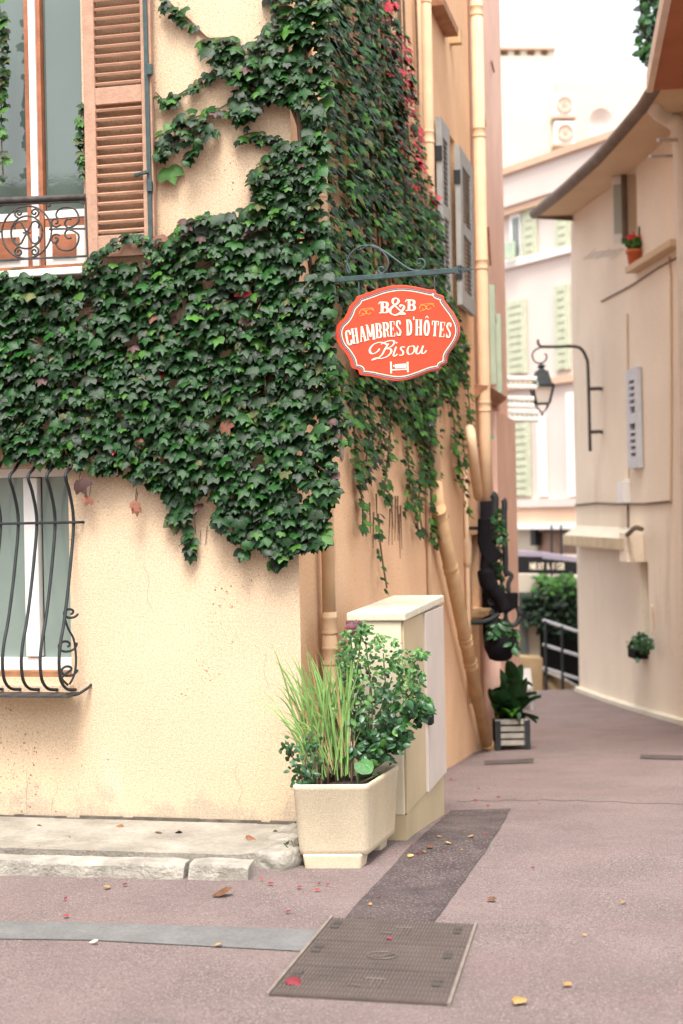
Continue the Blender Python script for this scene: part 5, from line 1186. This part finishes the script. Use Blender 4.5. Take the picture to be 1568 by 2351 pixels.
for c_ in ((-.06, .17), (.07, .16), (.0, .18)):
    for k in range(12): p = fc + Rt * (c_[0] + rn.gauss(0, .012)) + Up * (38 * kpx + c_[1] - .03 + rn.gauss(0, .012)) - Fw * .03; Lx.append((leaf_mtx(p, -Fw + Rt * rn.uniform(-1, 1), .035, rn.uniform(-3, 3), .2, rn), 1, 'petal_red'))
foliage(fpot, Lx, OVAL, 36, 'petal', 'petals', ['petal_red'])
MB().tube([fc + Up * .2 + Rt * .05, fc + Up * .45 + Rt * .06], .012, 5).build('stem', 'leaf_mid', fpot)
# grey shutter low on the right wall
sA, sB = sR(1476, 950), sR(1452, 950); zA1, zB1 = onR(1464, 845).z, onR(1464, 1075).z
gsh = link('louvred_shutter', None, rh)
def rbox(s0, s1, z0, z1, o0, o1, nm, m, par): b = MB(); b.hexa([RP(s0, z0, o0), RP(s1, z0, o0), RP(s1, z0, o1), RP(s0, z0, o1), RP(s0, z1, o0), RP(s1, z1, o0), RP(s1, z1, o1), RP(s0, z1, o1)]); return b.build(nm, m, par)
rbox(sA, sA + (sB - sA) * .22, zB1, zA1, .01, .07, 'stile', 'pale_grey_blue', gsh); rbox(sB - (sB - sA) * .22, sB, zB1, zA1, .01, .07, 'stile', 'pale_grey_blue', gsh)
for za, zb in ((zB1, zB1 + .14), (zA1 - .14, zA1), ((zA1 + zB1) / 2 - .06, (zA1 + zB1) / 2 + .06)): rbox(sA + (sB - sA) * .22, sB - (sB - sA) * .22, za, zb, .012, .068, 'rail', 'pale_grey_blue', gsh)
rbox(sA + (sB - sA) * .2, sB - (sB - sA) * .2, zB1 + .1, zA1 - .1, .002, .012, 'backing', 'iron_green', gsh)
nsl = 11
for i in range(nsl):
    z = zB1 + .16 + (zA1 - zB1 - .32) * (i + .5) / nsl
    if abs(z - (zA1 + zB1) / 2) < .08: continue
    rbox(sA + (sB - sA) * .22, sB - (sB - sA) * .22, z - .014, z + .022, .02, .06, 'slat', 'pale_grey_blue', gsh)
# cables, junction box, stains as pipes
def rcable(pts, r_, m, nm='cable'): MB().tube([onR(x, y, .015) for x, y in pts], r_, 5).build(nm, m, rh)
rcable([(1321, 1160), (1370, 1155), (1410, 1157), (1480, 1157), (1540, 1151)], .014, 'roof_brown'); rcable([(1540, 1151), (1541, 900), (1540, 640), (1536, 590)], .012, 'soffit_plaster'); rcable([(1441, 1150), (1442, 1225)], .013, 'roof_brown')
rcable([(1380, 692), (1450, 655), (1510, 615), (1556, 590)], .010, 'roof_brown'); rcable([(1440, 720), (1443, 1100)], .01, 'soffit_plaster')
p = onR(1441, 1128); s_ = (p - PR).dot(dR); rbox(s_ - .14, s_ + .14, p.z - .14, p.z + .12, .0, .10, 'junction_box', 'white_plastic', rh)
rcable([(1494, 1388), (1498, 1395), (1500, 1450)], .010, 'soffit_plaster')
# white swan-neck downpipe
MB().tube(spline([onR(x, y, o_) for x, y, o_ in ((1490, 212, .5), (1500, 240, .45), (1512, 258, .35), (1535, 272, .22), (1556, 290, .14), (1562, 340, .12), (1566, 420, .12))] + [onR(1575, 700, .12), onR(1590, 1600, .12)], 5), .085, 10).build('downpipe', 'white_pipe', rh, smooth=True)
for y, x in ((322, 1510), (359, 1492)): MB().tube([onR(x, y, .6), onR(x + 60, y - 1, .0)], .018, 6).build('iron_rod', 'steel_pale', rh)
# base kerb of right house
b = MB()
for i in range(n_):
    a, c = ss_[i], ss_[i + 1]; A, C_ = RP(a, 0, .05), RP(c, 0, .05); b.hexa([RP(a, -2.6, -.02), RP(c, -2.6, -.02), RP(c, -2.6, .07), RP(a, -2.6, .07), RP(a, ground_z(A.x, A.y) + .07, -.02), RP(c, ground_z(C_.x, C_.y) + .07, -.02), RP(c, ground_z(C_.x, C_.y) + .05, .07), RP(a, ground_z(A.x, A.y) + .05, .07)])
b.build('base_kerb', 'awning_canvas', rh)
# small canvas awning
aw = link('awning', None, rh)
a0, a1 = sR(1470, 1230), sEnd - .1; zt3 = onR(1440, 1222).z
b = MB(); b.hexa([RP(a0, zt3 - .09, .0), RP(a1 + .0, zt3 - .09, .0), RP(a1 + .0, zt3 - .085, .20), RP(a0, zt3 - .085, .20), RP(a0, zt3 + .06, .0), RP(a1 + .0, zt3 + .06, .0), RP(a1 + .0, zt3 - .065, .20), RP(a0, zt3 - .065, .20)]); b.build('canvas', 'awning_canvas', aw)
nv = 16
for i in range(nv):
    sa_, sb_ = a0 + (a1 + .0 - a0) * i / nv, a0 + (a1 + .0 - a0) * (i + 1) / nv; b = MB(); sm = (sa_ + sb_) / 2
    b.prism([RP(sa_, zt3 - .065, .203), RP(sb_, zt3 - .065, .203), RP(sb_, zt3 - .185, .203), RP(sb_ * .75 + sa_ * .25, zt3 - .205, .203), RP(sa_ * .75 + sb_ * .25, zt3 - .205, .203), RP(sa_, zt3 - .185, .203)], nR * .012); b.build('valance_flap', 'awning_valance', aw)
p = onR(1466, 1255); s_ = (p - PR).dot(dR); rbox(s_ - .22, s_ + .12, onR(1466, 1288).z, onR(1466, 1222).z, .0, .20, 'shutter_box', 'right_stucco', rh)
MB().tube(spline([onR(1440, 1228, .2), onR(1458, 1212, .2), onR(1474, 1215, .1)], 5), .03, 6).build('awning_arm', 'roof_brown', aw)
# plant in the niche
npz = onR(1470, 1508); npl = thing('window_box', npz, 'small dark window box with leafy plant in the niche of the right house', 'window box')
s_ = sR(1478, 1500); rbox(s_ - .2, s_ + .12, onR(1475, 1508).z, onR(1475, 1488).z, -.12, .16, 'box', 'black_cloth', npl)
def npt(): return onR(1470 + rn.gauss(0, 10), 1474 + rn.gauss(0, 10), rn.uniform(-.05, .25)), (-Fw + Rt * rn.uniform(-1, 1))
bush(npl, npt, 180, (.05, .09), {'rose_leaf_dark': 2, 'leaf_deep': 2, 'leaf_mid': .6}, 120)

# ---- balcony slab at the upper right with tub tree
zbs = atD(1500, 208, 14.0).z
B1, B2 = onZ(1499, 208, zbs), onZ(1541, 0, zbs); ed = (B2 - B1).normalized()
Bn = Vector((ed.y, -ed.x, 0)); Bn = Bn if Bn.dot(Rt) > 0 else -Bn
bal = thing('roof_overhang', B1, 'rust red painted roof overhang with pale edge board at the top right', 'roof')
q0, q1 = B1, B1 + ed * 3.6
b = MB(); b.prism([q0, q1, q1 + Bn * 3, q0 + Bn * 3], Up * .12); b.build('soffit', 'soffit_red', bal)
b = MB(); o1 = -Bn * .06; b.prism([q0 + o1 - Up * .015, q1 + o1 - Up * .015, q1 - Bn * .002 - Up * .015, q0 - Bn * .002 - Up * .015], Up * .16); b.build('edge_board', 'fascia', bal)
b = MB(); pA = onR(1500, 215, .0); b.hexa([Vector((*(B1 + Bn * a + ed * c).xy, z)) for z in (-2.5, zbs - .002) for a, c in ((.75, .3), (2.9, .3), (2.9, 2.0), (.75, 2.0))]); b.build('wall', 'right_stucco', bal)
tt = thing('tub_tree', B1 + Up * .13, 'small leafy tree on a thin pole beside the rust red roof overhang', 'tree')
Dt = 14.3
MB().tube([atD(1493, 212, Dt - .05), atD(1490, 140, Dt), atD(1486, 40, Dt), atD(1484, -60, Dt)], .022, 7).build('trunk', 'weathered_wood', tt, smooth=True)
def tpt():
    y = rn.uniform(-90, 146); wdx = 34 * (1 if y < 110 else max(.3, (150 - y) / 40)); return atD(1497 + rn.uniform(-1, 1) * wdx + (4 if y > 60 else 8) , y, Dt + rn.uniform(-.25, .3)), (-Fw + Rt * rn.uniform(-1, 1))
bush(tt, tpt, 420, (.07, .13), {'rose_leaf_dark': 2.5, 'leaf_dusk': 1.5, 'leaf_mid': 1.0, 'leaf_bright': .35}, 300)
MB().tube([atD(1535, -20, 13.8), atD(1531, 75, 13.9), atD(1531, 130, 14.0)], .03, 6).build('pole', 'steel_pale', tt)

# ================================================================== STREET LAMP
DL = 19.2
lp = thing('street_lamp', atD(1354, 1000, DL), 'black lantern hanging from a curved iron wall arm', 'street lamp')
def lpt(x, y): return atD(x, y, DL)
MB().tube([lpt(1355, 1036)] + spline([lpt(1354, 1000), lpt(1350, 850), lpt(1346, 822), lpt(1334, 801), lpt(1314, 795), lpt(1280, 796), lpt(1243, 796)], 6) , .021, 8).build('arm', 'iron_rust', lp, smooth=True)
MB().tube(spline([lpt(1243, 796), lpt(1236, 790), lpt(1235, 780)], 4), .018, 6).build('arm_finial', 'iron_rust', lp)
for y in (893, 992): MB().tube([lpt(1352, y), lpt(1377, y - 1), onR(1384, y, -.01)], .024, 6).build('wall_bracket', 'iron_rust', lp)
MB().tube(spline([lpt(1243, 797), lpt(1228, 804), lpt(1222, 816), lpt(1228, 830), lpt(1240, 834), lpt(1252, 828), lpt(1255, 816), lpt(1250, 812)], 4), .011, 6).build('hook', 'iron_rust', lp, smooth=True)
MB().tube([lpt(1241, 833), lpt(1242, 852)], .012, 6).build('rod', 'lamp_black', lp)
k_ = DL / FPX; lc = lpt(1243, 855)
def lring(w_, yo_, rot=math.pi / 4 + YAW): 
    c = lc - Up * (yo_ * k_); return [c + Matrix.Rotation(rot + i * math.pi / 2, 3, 'Z') @ Vector((w_ * 1.2 * k_, 0, 0)) for i in range(4)]
def frust(levels, nm, m):
    b = MB(); rr_ = [lring(*l) for l in levels]; b.v = [tuple(p) for r_ in rr_ for p in r_]
    for i in range(len(rr_) - 1):
        for k in range(4): b.f.append((i * 4 + k, (i + 1) * 4 + k, (i + 1) * 4 + (k + 1) % 4, i * 4 + (k + 1) % 4)); b.mi.append(0)
    b.f += [(0, 1, 2, 3), tuple(range(len(b.v) - 1, len(b.v) - 5, -1))]; b.mi += [0, 0]; return b.build(nm, m, lp)
frust([(4, -19), (11, -14), (6, -10), (8, -6), (17, -2), (24, 24), (31, 29), (31, 34)], 'hood', 'lamp_black')
frust([(26, 34.5), (16, 71)], 'glass', 'lamp_glass')
t_, m_ = lring(28, 34), lring(17.5, 72)
for i in range(4):
    MB().tube([t_[i], m_[i]], .017, 5).build('frame_bar', 'lamp_black', lp); MB().tube([m_[i], m_[(i + 1) % 4]], .011, 5).build('frame_bar', 'lamp_black', lp)
    MB().tube(spline([m_[i], lring(11, 84)[i], lring(1.5, 92)[i]], 4), .008, 5).build('frame_bar', 'lamp_black', lp)
MB().tube([lc - Up * 90 * k_, lc - Up * 100 * k_], .014, 6).build('finial', 'lamp_black', lp)

# ================================================================== FAR PALE HOUSE
fh = thing('pale_house', PF - Up * 4, 'pale pink far house with light green shutters closing the alley', 'house')
def FP(s, z, off=0.0): p = PF + dF * s + nF * off; return Vector((p.x, p.y, z))
def sF(x, y): return (onF(x, y) - PF).dot(dF)
zc0 = onF(1275, 372).z
s_lo, s_hi = -9.0, 16.0
b = MB(); wall_grid(b, PF - Up * PF.z, dF, nF, s_lo, s_hi, onF(1240, 1200).z, zc0, [], .1); b.quad(FP(s_lo, zc0), FP(s_hi, zc0), FP(s_hi, zc0 + .6, -6), FP(s_lo, zc0 + .6, -6)); b.build('wall', 'far_stucco', fh)
def fbox(s0, s1, z0, z1, o0, o1, nm, m, par=None): b = MB(); b.hexa([FP(s0, z0, o0), FP(s1, z0, o0), FP(s1, z0, o1), FP(s0, z0, o1), FP(s0, z1, o0), FP(s1, z1, o0), FP(s1, z1, o1), FP(s0, z1, o1)]); return b.build(nm, m, par or fh)
fbox(s_lo, s_hi, zc0, zc0 + .13, -.02, .26, 'cornice', 'far_band'); fbox(s_lo, s_hi, zc0 - .60, zc0 - .002, -.02, .18, 'frieze', 'far_stucco'); fbox(s_lo, s_hi, zc0 - .74, zc0 - .61, -.02, .14, 'moulding', 'far_band')
for yy in (592, 880): z = onF(1240, yy).z; fbox(s_lo, s_hi, z - .06, z + .06, -.02, .10, 'string_course', 'far_band' if yy == 880 else 'white_paint')
z1, z2, z3 = onF(1240, 1146).z, onF(1240, 1164).z, onF(1240, 1200).z
fbox(s_lo, s_hi, z2, z1, -.02, .12, 'string_course', 'far_stucco'); fbox(s_lo, s_hi, z3, z2 - .003, -.02, .08, 'band', 'far_band'); fbox(s_lo, s_hi, z3 - .12, z3 - .003, -.02, .2, 'string_course', 'white_paint')
def fshutter(x0, x1, y0, y1, m='far_green_shutter', nm='shutter'):
    sa_, sb_ = sorted((sF(x0, (y0 + y1) / 2), sF(x1, (y0 + y1) / 2))); za = onF((x0 + x1) / 2, y1).z; zb = onF((x0 + x1) / 2, y0).z
    o = fbox(sa_, sb_, za, zb, .02, .06, nm, m); n = max(2, int((zb - za) / .14))
    if nm == 'shutter':
        for i in range(n): fbox(sa_ + .12, sb_ - .12, za + (zb - za) * (i + .2) / n, za + (zb - za) * (i + .7) / n, .06, .075, 'slat', m, o)
    return o
for a in ((1170, 1222, 955, 1140), (1168, 1212, 690, 860), (1278, 1312, 655, 850), (1204, 1236, 455, 600), (1278, 1312, 470, 580), (1282, 1300, 1020, 1021)): 
    if a[3] - a[2] > 5: fshutter(*a)
fshutter(1176, 1200, 480, 600, 'white_paint', 'window'); fshutter(1182, 1198, 500, 590, 'glass_pane', 'pane'); fshutter(1306, 1330, 900, 1140, 'white_paint', 'pilaster'); fshutter(1240, 1258, 955, 1140, 'white_paint', 'pilaster')
fbox(sF(1202, 590), sF(1174, 590), onF(1188, 596).z, onF(1188, 560).z, .2, .24, 'balcony_panel', 'green_shutter')
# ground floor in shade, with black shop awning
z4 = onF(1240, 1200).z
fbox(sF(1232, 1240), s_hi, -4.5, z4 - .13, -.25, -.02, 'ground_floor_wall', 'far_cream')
fbox(s_lo, sF(1232, 1240) - .002, -4.5, z4 - .13, -3.0, -2.8, 'shop_interior', 'interior_dark')  # shadow of the shop recess put into a near-black wall colour
fbox(s_lo, sF(1232, 1240) - .01, -3.0, -2.9, -3.0, .0, 'shop_floor', 'interior_dark')
fbox(sF(1332, 1225), sF(1234, 1225), onF(1280, 1272).z, onF(1280, 1222).z, -.14, -.06, 'brick_panel', 'brick_brown'); fbox(sF(1334, 1225), sF(1232, 1225), onF(1280, 1222).z, onF(1280, 1203).z, -.15, .05, 'lintel', 'roof_brown')
fbox(sF(1240, 1235), sF(1229, 1235), onF(1235, 1252).z, onF(1235, 1214).z, .0, .12, 'shop_lamp', 'lamp_black')
for x in (1266, 1288): MB().tube([onF(x, 1205, .3), onF(x + 3, 1600, .3)], .02, 6).build('post', 'lamp_black', fh)
DA = 25.0
awn = thing('shop_awning', atD(1240, 1290, DA), 'black shop awning with MEAT & FISH in white letters', 'awning')
b = MB()
A_ = [(1150, 1262), (1245, 1268), (1325, 1280)]
for i in range(2):
    x0, y0 = A_[i]; x1, y1 = A_[i + 1]
    b.hexa([atD(x0, 1318, DA), atD(x1, 1318, DA), atD(x1, 1318, DA + .05), atD(x0, 1318, DA + .05), atD(x0, y0 + 14, DA), atD(x1, y1 + 10, DA), atD(x1, y1 + 10, DA + .05), atD(x0, y0 + 14, DA + .05)])
b.build('valance', 'awning_black', awn)
b = MB()
for i in range(2):
    x0, y0 = A_[i]; x1, y1 = A_[i + 1]; b.hexa([atD(x0, y0 + 13.5, DA), atD(x1, y1 + 9.5, DA), atD(x1, y1 + 4, DA + .8), atD(x0, y0 + 4, DA + .8), atD(x0, y0 + 1, DA), atD(x1, y1, DA), atD(x1, y1 - 1, DA + .8), atD(x0, y0 - 1, DA + .8)])
b.build('top', 'awning_mauve', awn)
GL.update({'F': [V(.24), S(.02, .9, .06), ([(.3, .5), (.7, .5)], .12)], 'I': [V(.5)], '&': [([(.9, .95), (.3, .3), (.45, .05), (.6, .25), (.2, .7), (.4, .95), (.85, .55)], .16)]})
xx = 1216
for ch in 'MEAT & FISH':
    wd = {'M': 11, ' ': 5, 'I': 5, '&': 9}.get(ch, 7.5)
    if ch != ' ':
        b = MB()
        for (pts, ww) in GL[ch]:
            wq = (ww if ww != 'c' else .26) * wd * .55; P2 = [Vector((xx + p[0] * wd * .9, 1292 + p[1] * 16, 0)) for p in pts]
            for i in range(len(P2) - 1):
                a, c = P2[i], P2[i + 1]; t = (c - a); 
                if t.length < .01: continue
                t.normalize(); nn = Vector((-t.y, t.x, 0)) * wq; layer[0] = (layer[0] + 1) % 12; dd_ = DA - .01 - layer[0] * .0004
                b.quad(atD((a + nn).x, (a + nn).y, dd_), atD((c + nn).x, (c + nn).y, dd_), atD((c - nn).x, (c - nn).y, dd_), atD((a - nn).x, (a - nn).y, dd_))
        b.build('letter', 'sign_cream', awn)
    xx += wd
for (x, y0_, y1_, m) in ((1246, 1316, 1505, 'lamp_black'),): MB().tube([atD(x - 5, y0_, DA), atD(x, y1_ + 120, DA)], .05, 6).build('post', 'lamp_black', awn)
# pale side wall and door edge left of the hedge
b = MB(); sdw = thing('shop_side_wall', atD(1215, 1600, 23), 'pale wall stub with dark door edge beside the hedge', 'wall')
b.prism([atD(1160, 1318, 23.5), atD(1238, 1318, 23.5), atD(1240, 1510, 23.5), atD(1240, 1700, 23.5), atD(1160, 1700, 23.5)], Fw * .3); b.build('wall', 'far_cream', sdw)
b = MB(); b.prism([atD(1188, 1360, 23.4), atD(1212, 1360, 23.4), atD(1214, 1505, 23.4), atD(1190, 1505, 23.4)], Fw * .05); b.build('door', 'interior_grey', sdw)
# hedge behind a railing on a low wall
hd = thing('hedge', atD(1275, 1450, 24), 'clipped bright green hedge behind the railing', 'hedge')
Lx = []
for k in range(2600):
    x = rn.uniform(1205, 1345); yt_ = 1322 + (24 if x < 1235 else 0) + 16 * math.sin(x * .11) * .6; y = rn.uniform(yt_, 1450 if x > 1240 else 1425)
    D = 23.2 + rn.uniform(0, 1.2); Lx.append((leaf_mtx(atD(x, y + 6, D), -Fw + Rt * rn.uniform(-1, 1), rn.uniform(.08, .15), rn.uniform(-2, 2), rn.uniform(.2, 1.2), rn), .1, 'hedge_leaf' if y < 1346 + rn.uniform(-14, 16) else 'hedge_leaf_shaded'))  # lower leaves get a near-black copy, the hedge's shade painted in
foliage(hd, Lx, OVAL, 0, 'leaf', 'foliage', ['hedge_leaf', 'hedge_leaf_shaded'])
b = MB(); b.prism([atD(1236, 1420, 24.6), atD(1350, 1420, 24.6), atD(1350, 1640, 24.6), atD(1236, 1640, 24.6)], Fw * .2); b.build('shade_backing', 'interior_dark', hd)  # near-black sheet standing in for the shaded void under the hedge
rl = thing('stair_railing', atD(1290, 1560, 22.0), 'white three-bar stair railing sloping beside the right house', 'railing')
for (ya_, yb_) in ((1424, 1454), (1480, 1508), (1533, 1562)): MB().tube([atD(1248, ya_, 22.6), atD(1345, yb_ + 2, 21.6)], .026, 6).build('rail', 'steel_pale', rl)
for x in (1252, 1290, 1330): MB().tube([atD(x, 1424 + (x - 1248) * .31, 22.5 - (x - 1248) * .0095), atD(x + 3, 1640, 22.5 - (x - 1248) * .0095)], .022, 6).build('post', 'lamp_black', rl)
lw = thing('low_wall', atD(1280, 1600, 22.4), 'low ochre retaining wall under the stair railing', 'wall')
b = MB(); b.prism([atD(1238, 1540, 22.9), atD(1262, 1540, 22.9), atD(1345, 1590, 22.0), atD(1345, 1700, 22.0), atD(1238, 1700, 22.9)], Fw * .25); b.build('wall', 'ochre_wall', lw)
b = MB(); b.prism([atD(1236, 1536, 22.86), atD(1262, 1536, 22.86), atD(1346, 1586, 21.96), atD(1346, 1593, 21.96), atD(1262, 1543, 22.86), atD(1236, 1543, 22.86)], Fw * .33); b.build('coping', 'weathered_wood', lw)
# bistro chair and step
stp = thing('stone_step', atD(1215, 1530, 22.6), 'ochre stone step block before the shop wall', 'step')
b = MB(); b.prism([atD(1180, 1508, 22.7), atD(1246, 1512, 22.7), atD(1244, 1700, 22.7), atD(1180, 1700, 22.7)], Fw * .5); b.build('block', 'ochre_wall', stp)
ch = thing('cafe_chair', onG(1206, 1590), 'white cafe chair partly hidden behind the broad leaved plant', 'chair')
Dc = 18.5
b = MB(); b.prism([atD(1190, 1574, Dc), atD(1222, 1574, Dc), atD(1222, 1582, Dc), atD(1190, 1582, Dc)], Fw * .4); b.build('seat', 'white_plastic', ch)
b = MB(); b.prism([atD(1190, 1535, Dc + .38), atD(1218, 1535, Dc + .38), atD(1222, 1570, Dc + .38), atD(1190, 1570, Dc + .38)], Fw * .03); b.build('backrest', 'white_plastic', ch)
for x, d_ in ((1192, 0), (1220, 0), (1192, .36), (1220, .36)):
    p = atD(x, 1578, Dc + d_); MB().tube([p, Vector((p.x, p.y, ground_z(p.x, p.y) - .02))], .018, 6).build('leg', 'grey_plastic', ch)

# ================================================================== FAR TOWER BLOCK
DT = 44.0
tw = thing('tower_block', atD(1280, 1100, DT) - Up * 6, 'tall cream apartment block rising behind the pale house', 'building')
tl, tr_ = atD(1100, 108, DT), atD(1272, 130, DT)
def tbox(x0, x1, y0, y1, d0, d1, nm, m, par): b = MB(); b.prism([atD(x0, y1, DT + d0), atD(x1, y1, DT + d0), atD(x1, y0, DT + d0), atD(x0, y0, DT + d0)], Fw * (d1 - d0)); return b.build(nm, m, par)
tbox(1090, 1274, 128, 1400, 0, 8, 'wall', 'far_cream', tw)
tbox(1090, 1276, 106, 112, -.1, .6, 'parapet_coping', 'far_band', tw)
for x in (1092, 1130, 1166, 1195, 1228, 1258): tbox(x, x + 14, 111, 130, 0, .5, 'parapet_pier', 'far_cream', tw)
tbox(1276, 1640, 188, 1400, 1.5, 9, 'lower_wing', 'far_cream', tw)
for k, (x, y) in enumerate(((1272, 214), (1274, 278))):
    ac = thing('air_conditioner', atD(x + 24, y + 50, DT), 'white outdoor air conditioner unit, %s of the pair on the cream tower' % ('upper' if k == 0 else 'lower'), 'air conditioner', 'air conditioners on the tower')
    tbox(x, x + 46, y, y + 50, -.45, 1.6, 'casing', 'white_paint', ac)
    c_ = atD(x + 24, y + 25, DT - .5); b = MB(); b.tube([c_ + (RI * math.cos(t * .3142) + UI * math.sin(t * .3142)) * .22 for t in range(21)], .035, 5); b.build('fan_ring', 'far_band', ac)
    for t in range(4): MB().tube([c_ - (RI * math.cos(t * .785) + UI * math.sin(t * .785)) * .22, c_ + (RI * math.cos(t * .785) + UI * math.sin(t * .785)) * .22], .015, 4).build('fan_guard', 'far_band', ac)
    tbox(x - 3, x + 52, y + 51, y + 56, -.5, 1.6, 'bracket', 'far_band', ac)
sat = thing('satellite_dish', atD(1385, 290, DT - 1), 'pale round satellite dish on the roof of the cream tower wing', 'satellite dish')
b = MB(); c_ = atD(1380, 285, DT - 1); N = 20; b.v = [tuple(c_ + Fw * .25)]
for rr2, dz in ((.25, .2), (.48, 0)):
    b.v += [tuple(c_ + (RI * .8 * math.cos(2 * math.pi * k / N) + UI * math.sin(2 * math.pi * k / N)) * rr2 + Fw * dz) for k in range(N)]
b.f = [(0, 1 + k, 1 + (k + 1) % N) for k in range(N)] + [(1 + k, 1 + N + k, 1 + N + (k + 1) % N, 1 + (k + 1) % N) for k in range(N)]; b.mi = [0] * len(b.f); b.build('dish', 'far_stucco', sat, smooth=True)
MB().tube([c_ + Fw * .25, c_ + Fw * .25 - Up * .9], .05, 6).build('mast', 'grey_plastic', sat)
ant = thing('roof_antenna', atD(1272, 240, DT + 2), 'thin television antenna mast on the tower roof', 'antenna')
MB().tube([atD(1272, 300, DT + 2), atD(1272, -10, DT + 2)], .02, 5).build('mast', 'grey_plastic', ant)
for y in (20, 60, 200): MB().tube([atD(1262, y, DT + 2), atD(1284, y - 2, DT + 2)], .015, 4).build('rod', 'grey_plastic', ant)
op = thing('opposite_house', (-2, -13.5, 0), 'house across the street, seen only as a reflection in the window panes', 'house')
b = MB(); wins = [(-6.5, -5.5, 1.0, 2.6), (-3.2, -2.2, 1.0, 2.6), (.2, 1.2, 1.0, 2.6), (-6.5, -5.5, 3.9, 5.6), (-3.2, -2.2, 3.9, 5.6), (.2, 1.2, 3.9, 5.6)]
wall_grid(b, (0, -13.5, 0), (1, 0, 0), (0, 1, 0), -11, 5, -.2, 6.4, wins, .2); b.build('wall', 'right_stucco', op)
b = MB(); b.box((-11.4, -14.6, 6.4), (5.4, -13.1, 6.7)); b.build('roof', 'roof_brown', op)
for (a, c, d, e_) in wins: b = MB(); b.box((a, -13.72, d), (c, -13.70, e_)); b.build('window', 'interior_grey', op)
print('OBJECTS', len(bpy.data.objects))
